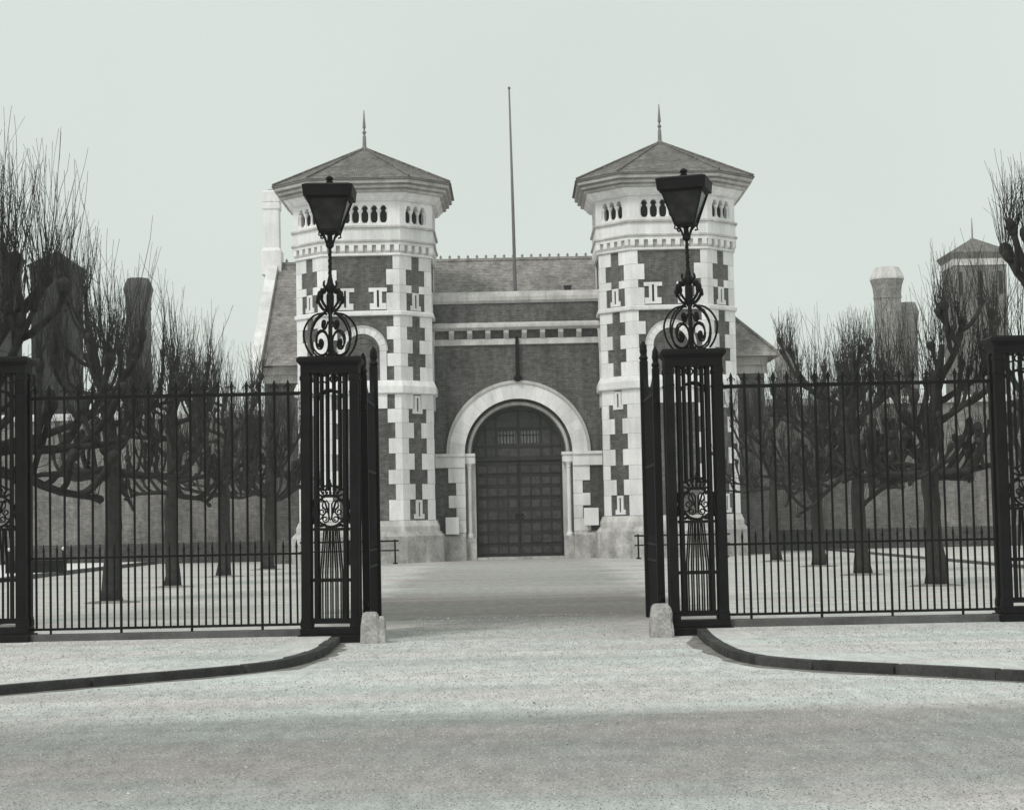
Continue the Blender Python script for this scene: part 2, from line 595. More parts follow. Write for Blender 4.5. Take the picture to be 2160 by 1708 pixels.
# ------------------------------------------------------------------ towers
CX_L, CX_R, CY, AX = -6.13, 6.61, 77.85, 0.24
H_B, A_B = 2.82, 1.58         # half width of the shaft, half width of its front face
AR = A_B / H_B


def ring(h, z, a=None):
    return (octo(h, a if a is not None else h * AR), z)


def build_tower(label):
    T = thing('gate_tower', label, 'tower', (CX_L, CY, 0), 'towers flanking the prison gate')
    m = MB(); m.loft([ring(2.8, 0), ring(2.8, 13.3)]); m.xform(lambda p: p)
    part('brick_shaft', m, M_BRICK, T)
    m = MB(); m.loft([ring(3.16, -0.05, 1.76), ring(3.16, 1.1, 1.76), ring(3.02, 1.26, 1.69), ring(2.97, 1.3, 1.665)])
    part('plinth', m, M_PLINTH, T)
    m = MB(); m.loft([ring(2.965, 1.303, 1.66), ring(2.965, 1.5, 1.66), ring(2.86, 1.74, 1.6)])
    part('plinth_course', m, M_STONE2, T)
    # string courses
    m = MB(); m.loft([ring(2.86, 6.95), ring(2.97, 7.0), ring(2.97, 7.28), ring(2.87, 7.52)])
    part('string_course', m, M_STONE, T)
    m = MB(); m.loft([ring(2.86, 10.2), ring(2.92, 10.23), ring(2.92, 10.36), ring(2.85, 10.41)])
    part('string_course', m, M_STONE, T)
    # quoins: (z0, z1, long on the splayed face?)
    courses = [(1.75, 2.6, 0), (2.6, 3.24, 1), (3.24, 3.83, 0), (3.83, 4.5, 1), (4.5, 5.13, 0), (5.13, 5.77, 1), (5.77, 6.34, 0), (6.34, 6.945, 1),
               (7.525, 8.1, 1), (8.1, 8.64, 0), (8.64, 9.21, 1), (9.21, 9.75, 0), (9.75, 10.195, 1),
               (10.415, 11.15, 0), (11.15, 11.48, 1), (11.48, 12.13, 0), (12.13, 12.69, 1)]
    P = [Vector(p) for p in octo(2.8, 2.8 * AR)]
    for i in range(8):
        V = P[i]
        prv, nxt = P[i - 1], P[(i + 1) % 8]
        main_next = (i % 2 == 0)                 # edge i -> i+1 is a main face for even i
        e_main = ((nxt if main_next else prv) - V).normalized()
        e_cham = ((prv if main_next else nxt) - V).normalized()

        def outward(e):
            n = Vector((-e.y, e.x))
            return n if n.dot(V) > 0 else -n
        n1, n2 = outward(e_main), outward(e_cham)
        mit = (n1 + n2).normalized() / math.cos(PI / 8)
        for z0, z1, lg in courses:
            f = 0.27 if lg else 0.55
            c = 0.66 if lg else 0.36
            f += rnd.uniform(-.02, .02); c += rnd.uniform(-.015, .015)
            p, t = 0.028 + rnd.uniform(0, .012), 0.2
            poly = [V + e_main * f + n1 * p, V + mit * p, V + e_cham * c + n2 * p, V + e_cham * c - n2 * t, V - mit * t, V + e_main * f - n1 * t]
            pl = [(q.x, q.y) for q in poly]
            if sum((a[0] * b[1] - b[0] * a[1]) for a, b in zip(pl, pl[1:] + pl[:1])) < 0:
                pl = pl[::-1]
            m = MB(); m.prism(pl, z0 + 0.006, z1 - 0.004)
            part('quoin_stone', m, M_STONE, T)

    # frame facing -y with local (x, z); placed on a face with rotation
    def on_face(mb, ang, h, x=0, z=0):
        """geometry modelled with its back on y=0 facing -y -> moved to face at angle"""
        ca, sa = math.cos(ang), math.sin(ang)
        def fn(p):
            X, Y, Z_ = p[0] + x, p[1] - h, p[2] + z
            return (X * ca - Y * sa, X * sa + Y * ca, Z_)
        return mb.xform(fn)

    def dist(ang):
        k = round(ang / (PI / 4)) % 2
        return 2.8 if k == 0 else (2.8 + 2.8 * AR) / math.sqrt(2)

    def slit(ang, x, z0, z1, tee):
        h = dist(ang)
        s = MB()
        w = 0.17
        s.box(-w, -0.045, -0.05, 0.1, z0, z1)
        s.box(0.045, w, -0.05, 0.1, z0, z1)
        s.box(-w, w, -0.05, 0.1, z0 - 0.10, z0 - 0.002)
        s.box(-w, w, -0.05, 0.1, z1 + 0.002, z1 + 0.10)
        if tee:
            s.box(-0.38, -w - 0.002, -0.048, 0.1, z1 - 0.06, z1 + 0.10)
            s.box(w + 0.002, 0.38, -0.048, 0.1, z1 - 0.06, z1 + 0.10)
            s.box(-0.34, -w - 0.002, -0.048, 0.1, z0 - 0.10, z0 + 0.16)
            s.box(w + 0.002, 0.34, -0.048, 0.1, z0 - 0.10, z0 + 0.16)
        else:
            s.box(-0.27, -w - 0.002, -0.046, 0.1, z0 - 0.10, z0 + 0.1)
            s.box(w + 0.002, 0.27, -0.046, 0.1, z0 - 0.10, z0 + 0.1)
        on_face(s, ang, h, x)
        o = part('slit_window', s, M_STONE, T)
        d = MB(); d.box(-0.045, 0.045, -0.006, 0.1, z0, z1)
        on_face(d, ang, h, x)
        part('slit_opening', d, M_DARK, o)
    for q in range(4):
        a = q * PI / 2
        for x in (-0.68, 0.68):
            slit(a, x, 10.56, 11.26, True)
        b = a + PI / 4
        for z0, z1 in ((1.9, 2.48), (6.25, 6.8), (10.54, 11.08)):
            slit(b, 0, z0, z1, False)

    # arched blind window on the four broad faces
    for q in range(4):
        a = q * PI / 2
        n = 11
        for k in range(n):
            m = MB(); e = 0.006
            m.arc(0, 8.74, 0.72, 1.0, -0.07, 0.1, PI * k / n + e, PI * (k + 1) / n - e, 3)
            on_face(m, a, 2.8); part('voussoir', m, M_STONE, T)
        m = MB(); m.arc(0, 8.74, 0.56, 0.715, -0.035, 0.1, 0, PI, 20); on_face(m, a, 2.8); part('inner_arch', m, M_BRICK, T)
        m = MB(); m.arc(0, 8.74, 1.003, 1.06, -0.10, 0.1, 0, PI, 22); on_face(m, a, 2.8); part('hood_mould', m, M_STONE2, T)
        for sx in (-1, 1):
            m = MB(); m.box(min(sx * .72, sx * 1.0), max(sx * .72, sx * 1.0), -0.07, 0.1, 7.525, 8.735); on_face(m, a, 2.8)
            part('window_jamb', m, M_STONE, T)
        m = MB(); m.box(-1.0, 1.0, -0.06, 0.1, 6.36, 6.945); on_face(m, a, 2.8); part('apron_stone', m, M_STONE, T)

    # corbel table
    m = MB(); m.loft([ring(2.84, 12.695), ring(2.9, 12.72), ring(2.9, 12.8), ring(2.85, 12.82)])
    part('corbel_course', m, M_STONE, T)
    m = MB(); m.loft([ring(2.87, 12.822), ring(2.87, 13.255)]); part('corbel_backing', m, M_GRIME, T)
    m = MB(); m.loft([ring(2.955, 13.13), ring(2.955, 13.256)]); part('corbel_course', m, M_STONE, T)
    fh = 2.8 * AR
    cm = MB(); cm.loft([([(-.1, -.08), (.1, -.08), (.1, .05), (-.1, .05)], 12.82), ([(-.1, -.165), (.1, -.165), (.1, .05), (-.1, .05)], 12.90), ([(-.1, -.165), (.1, -.165), (.1, .05), (-.1, .05)], 13.128)])
    cme = cm.mesh('corbel', M_STONE)
    for k in range(8):
        a = k * PI / 4
        h = dist(a)
        half = fh if k % 2 == 0 else (2.8 - fh) / math.sqrt(2)
        n = 9 if k % 2 == 0 else 5
        for j in range(n):
            x = -half + 0.08 + (2 * half - 0.16) * j / (n - 1)
            ca, sa = math.cos(a), math.sin(a)
            inst('corbel', cme, T, (x * ca + h * sa, x * sa - h * ca, 0), a)
    m = MB(); m.loft([ring(2.96, 13.258), ring(3.02, 13.28), ring(3.02, 13.345), ring(2.95, 13.36)])
    part('moulding', m, M_STONE2, T)
    m = MB(); m.loft([ring(2.945, 13.362), ring(2.945, 13.84)])
    part('frieze', m, M_STONE, T)
    m = MB(); m.loft([ring(2.96, 13.842), ring(3.03, 13.86), ring(3.03, 13.93), ring(2.94, 13.96)])
    part('moulding', m, M_STONE2, T)
    # open arcade below the eaves: dark core, stone faces with a slot of small arched openings
    m = MB(); m.loft([ring(2.55, 13.9), ring(2.55, 15.0)])
    part('belfry_core', m, M_DARK, T)
    hh = 2.92
    fa = hh * AR
    for k in range(8):
        a = k * PI / 4
        h = hh if k % 2 == 0 else (hh + fa) / math.sqrt(2)
        half = fa if k % 2 == 0 else (hh - fa) / math.sqrt(2)
        nop = 6 if k % 2 == 0 else 3
        pit = 0.385
        sw = nop * pit / 2
        z0, z1 = 13.962, 14.96
        m = MB()
        m.box(-half, -sw, 0, 0.3, z0, z1)
        m.box(sw, half, 0, 0.3, z0, z1)
        m.box(-sw + 0.001, sw - 0.001, 0.002, 0.3, z0, 14.06)
        # head of the slot: cusped lintel with an arch notch over each opening
        for j in range(nop):
            x0 = -sw + j * pit + (0.001 if j == 0 else 0); x1 = -sw + (j + 1) * pit - (0.001 if j == nop - 1 else 0)
            xc = -sw + (j + .5) * pit
            pl = [(x0, z1), (x0, 14.62)]
            for t in range(9):
                an = PI - PI * t / 8
                pl.append((xc + 0.13 * math.cos(an), 14.64 + 0.17 * math.sin(an)))
            pl += [(x1, 14.62), (x1, z1)]
            m.extr(pl, 0.002, 0.3)
        on_face(m, a, h)
        part('arcade_wall', m, M_STONE, T)
        for j in range(nop + 1):
            x = -sw + j * pit
            c = MB(); c.lathe([(0.11, 14.062), (0.11, 14.10), (0.062, 14.16), (0.05, 14.3), (0.05, 14.44), (0.075, 14.5), (0.11, 14.56), (0.11, 14.618)], x, 0.12, 10)
            on_face(c, a, h)
            part('colonnette', c, M_STONE, T)
    # cornice
    ea = 2.07 / 3.67
    prof = [(2.97, 14.963), (3.05, 14.98), (3.05, 15.02), (3.10, 15.03), (3.16, 15.12), (3.27, 15.22), (3.27, 15.26)]
    m = MB(); m.loft([ring(h, z, h * ea) for h, z in prof]); part('cornice', m, M_STONE, T)
    prof = [(3.28, 15.262), (3.41, 15.28), (3.41, 15.36), (3.35, 15.365), (3.35, 15.41), (3.54, 15.43), (3.54, 15.52), (3.47, 15.525), (3.47, 15.58), (3.66, 15.60), (3.66, 15.71), (3.58, 15.715), (3.58, 15.76), (3.68, 15.765), (3.68, 15.80)]
    m = MB(); m.loft([ring(h, z, h * ea) for h, z in prof]); part('eaves_cornice', m, M_GRIME, T)
    # roof in flared courses, with hips and finial
    rr = []
    nC = 40
    for k in range(nC):
        t = k / nC
        hgt = 15.805 + 1.95 * t
        h = 3.72 * (1 - t) + 0.05
        h2 = 3.72 * (1 - (k + 1) / nC) + 0.05
        rr.append(ring(h, hgt, h * ea)); rr.append(ring(h2 + 0.008, 15.805 + 1.95 * (k + 1) / nC - 0.008, (h2 + 0.008) * ea))
    m = MB(); m.loft(rr)
    part('roof', m, M_TILE, T)
    for p in octo(3.72, 3.72 * ea):
        m = MB(); m.tube([(p[0], p[1], 15.87), (0, 0, 17.80)], 0.05, 6); part('hip_tile', m, M_TILE, T)
    m = MB(); m.lathe([(0.16, 17.62), (0.12, 17.82), (0.085, 17.86), (0.075, 18.3), (0.05, 18.34), (0.05, 18.4), (0.085, 18.45), (0.085, 18.5), (0.04, 18.55), (0.035, 18.62), (0.075, 18.7), (0.055, 18.9), (0.015, 19.45)], 0, 0, 8)
    part('finial', m, M_LEAD, T)
    return T


tw = build_tower('brick and stone tower left of the arched door, behind the upright lantern')
tw2 = dup(tw)
tw2.location = (CX_R, CY, 0)
tw2['label'] = 'brick and stone tower right of the arched door, a roof sloping down behind it'

# ------------------------------------------------------------------ gatehouse between and behind the towers
GH = thing('gatehouse', 'brick gatehouse with tall tiled roof and arched doorway between two towers', 'gatehouse', (AX, 78.0, 0))
xl, xr = CX_L + 2.8 - AX, CX_R - 2.8 - AX          # inner tower faces, local x
ZS, RI, RO = 4.55, 2.3, 3.05
m = MB()
zt = 10.95
# wall with an arched hole
def quadwall(mb, x0, x1, z0, z1, y=0.0):
    mb.add([(x0, y, z0), (x1, y, z0), (x1, y, z1), (x0, y, z1)], [(0, 1, 2, 3)])
quadwall(m, xl - .3, -RI, 0, ZS); quadwall(m, RI, xr + .3, 0, ZS)
quadwall(m, xl - .3, -RI, ZS, zt); quadwall(m, RI, xr + .3, ZS, zt)
N = 32
for k in range(N):
    a0, a1 = PI - PI * k / N, PI - PI * (k + 1) / N
    p0, p1 = (RI * math.cos(a0), ZS + RI * math.sin(a0)), (RI * math.cos(a1), ZS + RI * math.sin(a1))
    m.add([(p0[0], 0, p0[1]), (p1[0], 0, p1[1]), (p1[0], 0, zt), (p0[0], 0, zt)], [(0, 1, 2, 3)])
    m.add([(p0[0], 0, p0[1]), (p0[0], 1.2, p0[1]), (p1[0], 1.2, p1[1]), (p1[0], 0, p1[1])], [(0, 1, 2, 3)])
for sx in (-1, 1):
    m.add([(sx * RI, 0, 0), (sx * RI, 1.2, 0), (sx * RI, 1.2, ZS), (sx * RI, 0, ZS)], [(0, 1, 2, 3)])
m.box(xl - .3, xr + .3, 1.2, 1.5, 0, zt)
part('curtain_wall', m, M_BRICK, GH)
# projecting upper wall, cornice, corbels
m = MB(); m.box(xl - .2, xr + .2, -0.16, 0.5, 10.13, 10.945); part('parapet', m, M_BRICK, GH)
cuts = [xl - .2, -2.1, -0.4, 1.3, xr + .2]
for c0, c1 in zip(cuts, cuts[1:]):
    m = MB(); m.loft([([(c0 + .004, -.22), (c1 - .004, -.22), (c1 - .004, .6), (c0 + .004, .6)], 10.95),
                      ([(c0 + .004, -.30), (c1 - .004, -.30), (c1 - .004, .6), (c0 + .004, .6)], 11.06),
                      ([(c0 + .004, -.30), (c1 - .004, -.30), (c1 - .004, .6), (c0 + .004, .6)], 11.22),
                      ([(c0 + .004, -.12), (c1 - .004, -.12), (c1 - .004, .6), (c0 + .004, .6)], 11.46)])
    part('coping_stone', m, M_STONE2, GH)
m = MB(); m.loft([([(xl - .2, -.26), (xr + .2, -.26), (xr + .2, .1), (xl - .2, .1)], 9.80), ([(xl - .2, -.42), (xr + .2, -.42), (xr + .2, .1), (xl - .2, .1)], 9.9),
                  ([(xl - .2, -.42), (xr + .2, -.42), (xr + .2, .1), (xl - .2, .1)], 10.0), ([(xl - .2, -.2), (xr + .2, -.2), (xr + .2, .1), (xl - .2, .1)], 10.127)])
part('cornice', m, M_STONE2, GH)
cm = MB(); cm.loft([([(-.11, -.1), (.11, -.1), (.11, .05), (-.11, .05)], 9.44), ([(-.11, -.30), (.11, -.30), (.11, .05), (-.11, .05)], 9.66), ([(-.11, -.30), (.11, -.30), (.11, .05), (-.11, .05)], 9.797)])
cme = cm.mesh('corbel', M_STONE2)
for k in range(8):
    inst('corbel', cme, GH, (-2.79 + 0.78 * k + 0.02, 0, 0))
m = MB(); m.box(xl + .05, xr - .05, -0.09, 0.05, 9.17, 9.435, 0.02); part('string_course', m, M_STONE2, GH)
# arch
n = 19
for k in range(n):
    m = MB(); e = 0.0008
    m.arc(0, ZS, RI, RO - 0.1, -0.10, 0.1, PI * k / n + e, PI * (k + 1) / n - e, 3)
    part('voussoir', m, M_STONE, GH)
m = MB(); m.arc(0, ZS, RO - 0.097, RO + 0.03, -0.16, 0.1, 0, PI, 40); part('hood_mould', m, M_STONE2, GH)
# inner order of the arch and nook shafts
m = MB(); m.arc(0, ZS, 1.99, RI - .002, 0.38, 1.1, 0, PI, 36); part('inner_arch', m, M_BRICK, GH)
m = MB(); m.tube([(2.12 * math.cos(PI * k / 36), 0.30, ZS + 2.12 * math.sin(PI * k / 36)) for k in range(37)], 0.085, 8); part('arch_roll', m, M_STONE2, GH, smooth=True)
m = MB(); m.arc(0, ZS, 1.86, 1.987, 0.62, 1.1, 0, PI, 36); part('arch_rebate', m, M_DOOR, GH)
for sx in (-1, 1):
    a, b = sorted((sx * RI, (xl if sx < 0 else xr)))
    m = MB(); m.box(a, b, -0.11, 0.05, 3.95, 4.42); m.box(a, b, -0.18, 0.05, 4.424, 4.547); part('impost', m, M_STONE, GH)
    a, b = sorted((sx * 1.87, sx * (RI - .003)))
    m = MB(); m.box(a, b, 0.1, 1.1, 4.1, 4.42, .02); m.box(a - .03, b + .0, 0.05, 1.1, 4.424, 4.547); part('capital', m, M_STONE, GH)
    # jamb stones long and short
    z = 1.16; k = 0
    while z < 3.9:
        h = min(0.535, 3.947 - z)
        if 3.947 - z - h < 0.2: h = 3.947 - z
        w = 0.72 if (k % 2 == 0) else 0.40
        a, b = sorted((sx * RI, sx * (RI + w)))
        m = MB(); m.box(a, b, -0.05, 0.1, z + .005, z + h - .004, 0.008); part('jamb_stone', m, M_STONE, GH)
        z += h; k += 1
    a, b = sorted((sx * 1.87, sx * (RI - .003)))
    m = MB(); m.box(a, b, 0.42, 1.1, 0, 4.097); part('door_reveal', m, M_STONE2, GH)
    m = MB(); m.lathe([(0.16, 0.96), (0.16, 1.05), (0.11, 1.12), (0.095, 1.2), (0.095, 3.86), (0.12, 3.92), (0.10, 3.95), (0.17, 4.097)], sx * 2.13, 0.24, 12); part('nook_shaft', m, M_STONE, GH, smooth=False)
    m = MB(); m.box(a, b, 0.02, 1.1, -.02, 0.955); part('shaft_base', m, M_PLINTH, GH)
    a, b = sorted((sx * RI, (xl - .25 if sx < 0 else xr + .25)))
    m = MB(); m.loft([([(a, -.28), (b, -.28), (b, .1), (a, .1)], -.02), ([(a, -.28), (b, -.28), (b, .1), (a, .1)], 1.0), ([(a, -.08), (b, -.08), (b, .1), (a, .1)], 1.155)])
    part('plinth', m, M_PLINTH, GH)
m = MB(); m.box(-1.86, 1.86, 0.1, 1.15, -0.03, 0.10); part('threshold', m, M_PLINTH, GH)
# door leaves and tympanum
for sx in (-1, 1):
    a, b = sorted((sx * 0.012, sx * 1.865))
    m = MB(); m.box(a, b, 0.95, 1.05, 0.11, 4.22)
    leaf = part('door_leaf', m, M_DOOR, GH)
    rows = [0.16, 0.62, 1.12, 1.62, 2.14, 2.64, 3.14, 3.62, 4.10]
    for r in range(8):
        m = MB(); m.box(a + .02, b - .02, 0.915, 0.95, rows[r + 1] - 0.07, rows[r + 1] + (0.06 if r % 2 else 0.0)); part('door_rail', m, M_DOOR, leaf)
        for c in range(4):
            w = (b - a - 0.1) / 4
            x0 = a + .05 + c * w
            pz0, pz1 = rows[r] + 0.08, rows[r + 1] - 0.09
            m = MB(); m.loft([([(x0 + .04, 0.9), (x0 + w - .04, 0.9), (x0 + w - .04, 0.96), (x0 + .04, 0.96)], pz0), ([(x0 + .04, 0.9), (x0 + w - .04, 0.9), (x0 + w - .04, 0.96), (x0 + .04, 0.96)], pz1)])
            part('door_panel', m, M_DOORP, leaf)
            if c:
                m = MB(); m.box(x0 - .03, x0 + .03, 0.925, 0.96, pz0 - .03, pz1 + .03); part('door_stile', m, M_DOOR, leaf)
    m = MB(); m.tube([(sx * .12, 0.88, 1.9), (sx * .12, 0.80, 1.9)], 0.05, 8); m.arc(sx * .12, 1.82, .06, .085, .80, .83, 0, 2 * PI, 14); part('ring_handle', m, M_IRON, leaf)
m = MB(); m.box(-1.87, 1.87, 0.84, 1.05, 4.222, 4.42, .02); part('transom', m, M_DOOR, GH)
pl = [(1.865 * math.cos(PI * k / 30), 4.55 + 1.865 * math.sin(PI * k / 30)) for k in range(31)]
pl = [(1.865, 4.422)] + pl + [(-1.865, 4.422)]
m = MB(); m.extr(pl, 0.96, 1.1)
tymp = part('tympanum', m, M_DOORP, GH)
for x in (-1.42, -0.97, 0.0, 0.97, 1.42):
    m = MB(); zt2 = 4.55 + math.sqrt(max(0.01, 1.86 ** 2 - x * x)) - .02
    m.box(x - .05, x + .05, 0.92, 0.965, 4.43, zt2); part('mullion', m, M_DOOR, tymp)
for z in (4.85, 5.62):
    m = MB(); w = math.sqrt(1.85 ** 2 - (z + .05 - 4.55) ** 2); m.box(-w, w, 0.925, 0.966, z - .05, z + .05); part('tympanum_rail', m, M_DOOR, tymp)
for sx in (-1, 1):
    m = MB(); a, b = sorted((sx * .15, sx * .86)); m.box(a, b, 0.945, 0.962, 4.98, 5.5)
    w = part('grille_window', m, M_PANE, tymp)
    for k in range(5):
        x = a + (b - a) * (k + .5) / 5
        m = MB(); m.box(x - .028, x + .028, 0.92, 0.944, 4.95, 5.53); part('grille_bar', m, M_DOOR, w)
    m = MB(); m.box(a, b, 0.915, 0.944, 5.3, 5.36); part('grille_bar', m, M_DOOR, w)
# iron rod over the crown of the arch
m = MB(); m.tube([(0.03, -.2, 7.66), (0.03, -.2, 9.42)], [0.09, 0.07], 8); m.ball((0.03, -.2, 7.72), 0.19, 10, (1, 1, .8)); m.box(-.05, .11, -.2, .05, 9.2, 9.3); m.ball((0.03, -.2, 9.45), .08)
tag(part('hanging_iron_lamp', m, M_IRON), 'slim dark iron pendant on the wall above the crown of the door arch', 'lamp').location = (AX, 78.0, 0)

# hall behind: walls, roof with gable at left and hip at right
XL, XR, XH = -11.1 - AX, 11.5 - AX, 6.9 - AX
for a, b in ((XL + .45, xl - 2.0), (xr + 2.0, XR - .6)):
    m = MB(); m.box(a, b, 0.5, 11.6, 0, 8.35); part('hall_wall', m, M_BRICK, GH)
m = MB(); m.extr([(0, 8.4), (6, 13.5), (12, 8.4)], 0, 0.4)
m.xform(lambda p: (XL + .45 + p[1], -.25 + p[0], p[2])); part('gable_wall', m, M_BRICK, GH)
for a, b in ((XL + .4, xl - 1.9), (xr + 1.9, XR - .5)):
    m = MB(); m.box(a, b, 0.25, 0.5, 7.75, 8.1); m.box(a, b, 0.1, 0.5, 8.102, 8.45); part('hall_cornice', m, M_GRIME, GH)
E0, E1, RY, RZ = -0.3, 12.3, 6.0, 13.7
nC = 60
def slope_run(x0, x1, ys, hip):
    """one run of tiled roof, both slopes, in overlapping courses; ys = where its front edge lies"""
    m = MB(); rr = []
    for k in range(nC):
        for t, off, dz in ((k / nC, .014, 0), ((k + 1) / nC, .004, -.006)):
            y0, y1 = E0 + (RY - E0) * t - off, E1 + (RY - E1) * t + off
            if y0 < ys:
                continue
            xe = x1 + ((XH - XR) * t + off if hip else 0)
            rr.append(([(x0, y0), (xe, y0), (xe, y1 + .002), (x0, y1 + .002)], 8.46 + (RZ - 8.46) * t + dz))
    m.loft(rr)
    part('hall_roof', m, M_HALLTILE, GH)
slope_run(XL + .4, xl - 1.2, -9, False)
slope_run(xl - 1.2, xr + 1.2, .62, False)
slope_run(xr + 1.2, XR, -9, True)
m = MB(); m.tube([(XL + .5, RY, RZ), (XH, RY, RZ)], 0.11, 8); part('ridge', m, M_HALLTILE, GH)
m = MB(); m.tube([(XH, RY, RZ), (XR + .02, E0 - .02, 8.5)], 0.07, 6); part('hip_tile', m, M_HALLTILE, GH)
cr = MB(); cr.extr([(-.08, 0), (.08, 0), (.04, .08), (.07, .13), (.025, .15), (0, .22), (-.025, .15), (-.07, .13), (-.04, .08)], -.03, .03)
cre = cr.mesh('crest_tile', M_HALLTILE)
x = XL + .8
while x < XH - .2:
    inst('crest_tile', cre, GH, (x, RY, RZ + .07)); x += 0.42
# gable coping, stepped stones up the verge
nS = 9
for side in (0, 1):
    for k in range(nS):
        t0, t1 = k / nS, (k + 1) / nS
        ya, yb = (E0 - .2, RY) if side == 0 else (E1 + .2, RY)
        y0, y1 = ya + (yb - ya) * t0, ya + (yb - ya) * t1
        z0, z1 = 8.45 + 5.3 * t0, 8.45 + 5.3 * t1
        m = MB()
        vs = [(XL - .05, y0, z0 - .25), (XL + .43, y0, z0 - .25), (XL + .43, y1, z1 - .25), (XL - .05, y1, z1 - .25),
              (XL - .05, y0, z0 + .22), (XL + .43, y0, z0 + .22), (XL + .43, y1, z1 + .22), (XL - .05, y1, z1 + .22)]
        m.add(vs, [(0, 3, 2, 1), (4, 5, 6, 7), (0, 1, 5, 4), (1, 2, 6, 5), (2, 3, 7, 6), (3, 0, 4, 7)])
        part('gable_coping', m, M_STONE, GH)
m = MB()
def sq(w, x=XL + .14, y=RY): return [(x - w, y - w), (x + w, y - w), (x + w, y + w), (x - w, y + w)]
m.loft([(sq(.46), 13.2), (sq(.46), 14.3), (sq(.36), 14.45), (sq(.35), 16.2), (sq(.40), 16.28), (sq(.40), 16.5), (sq(.36), 16.55), (sq(.40), 16.6), (sq(.40), 17.05), (sq(.34), 17.12)])
ch = part('chimney', m, M_STONE, GH)
m = MB(); m.lathe([(.2, 17.122), (.17, 17.2), (.19, 17.22)], XL + .14, RY, 10); part('chimney_pot', m, M_STONE2, ch)
m = MB(); m.box(2.12, 2.42, 0.35, 0.6, 11.4, 11.68); m.box(2.09, 2.45, 0.32, 0.63, 11.682, 11.73); part('roof_vent', m, M_DOOR, GH)

# notices beside the door
for (x0, x1, z0, z1, lab) in ((-2.92, -2.36, 1.12, 1.84, 'white paper notice pinned to the wall left of the arched door'),
                              (2.96, 3.58, 1.38, 2.12, 'white paper notice board on the wall right of the arched door')):
    m = MB(); m.box(x0, x1, 77.60, 77.66, z0, z1, 0.006)
    b = MB(); b.box(x0 + .04, x1 - .04, 77.66, 77.95, z0 + .1, z1 - .1)
    n_ = thing('notice_board', lab, 'notice', ((x0 + x1) / 2, 77.62, z0), 'notices either side of the door')
    m.xform(lambda p: (p[0] - (x0 + x1) / 2, p[1] - 77.62, p[2] - z0)); b.xform(lambda p: (p[0] - (x0 + x1) / 2, p[1] - 77.62, p[2] - z0))
    part('notice', m, M_PAPER, n_); part('backing_board', b, M_DOOR, n_)

# flagpole
fp = thing('flagpole', 'tall bare grey flagpole rising from the gatehouse roof between the towers', 'flagpole', (0.25, 80.0, 10.2))
m = MB(); m.tube([(0, 0, 0), (0, 0, 1.6), (-.03, 0, 5.5), (-.085, 0, 10.55)], [.085, .08, .065, .035], 10); part('pole', m, M_POLE, fp, smooth=True)
m = MB(); m.ball((-.085, 0, 10.6), .07); part('truck', m, M_POLE, fp)
m = MB(); m.box(-.16, .16, -.14, .16, -.2, .5); part('foot_bracket', m, M_IRON, fp)

# low iron rails at the feet of the towers
def rail(x0, x1, lab):
    r = thing('guard_rail', lab, 'rail', ((x0 + x1) / 2, 73.6, 0), 'guard rails at the tower feet')
    w = (x1 - x0) / 2
    for z, t in ((0.93, .035), (0.55, .028)):
        m = MB(); m.box(-w - .05, w + .05, -t, t, z - t, z + t); part('rail', m, M_IRON, r)
    nP = 3
    for k in range(nP):
        x = -w + .1 + (2 * w - .2) * k / (nP - 1)
        m = MB(); m.box(x - .035, x + .035, -.036, .036, 0, 1.0); m.box(x - .09, x + .09, -.09, .09, 0, .06); part('post', m, M_IRON, r)
    return r
rail(-8.6, -4.72, 'low black iron guard rail at the foot of the left tower')
rail(4.86, 8.6, 'low black iron guard rail at the foot of the right tower')

# ------------------------------------------------------------------ perimeter walls
def perimeter(x0, x1, lab):
    t = thing('brick_wall', lab, 'wall', ((x0 + x1) / 2, 85, 0), 'perimeter walls')
    w = (x1 - x0) / 2
    m = MB(); m.box(-w, w, -.0, .5, .95, 6.72); part('wall_face', m, M_WALLBRICK, t)
    m = MB(); m.loft([([(-w, -.16), (w, -.16), (w, .5), (-w, .5)], -.05), ([(-w, -.16), (w, -.16), (w, .5), (-w, .5)], .88), ([(-w, -.005), (w, -.005), (w, .5), (-w, .5)], .947)])
    part('wall_footing', m, M_DARKBRICK, t)
    n = int((x1 - x0) / 1.5)
    for k in range(n):
        a, b = -w + 2 * w * k / n + .004, -w + 2 * w * (k + 1) / n - .004
        m = MB(); m.loft([([(a, -.14), (b, -.14), (b, .64), (a, .64)], 6.725), ([(a, -.14), (b, -.14), (b, .64), (a, .64)], 6.9), ([(a, .1), (b, .1), (b, .4), (a, .4)], 7.06)])
        part('coping_stone', m, M_STONE2, t)
perimeter(-46, XL + AX + .45, 'long high brick perimeter wall behind the left row of trees')
perimeter(XR + AX - .6, 46, 'long high brick perimeter wall behind the right row of trees')

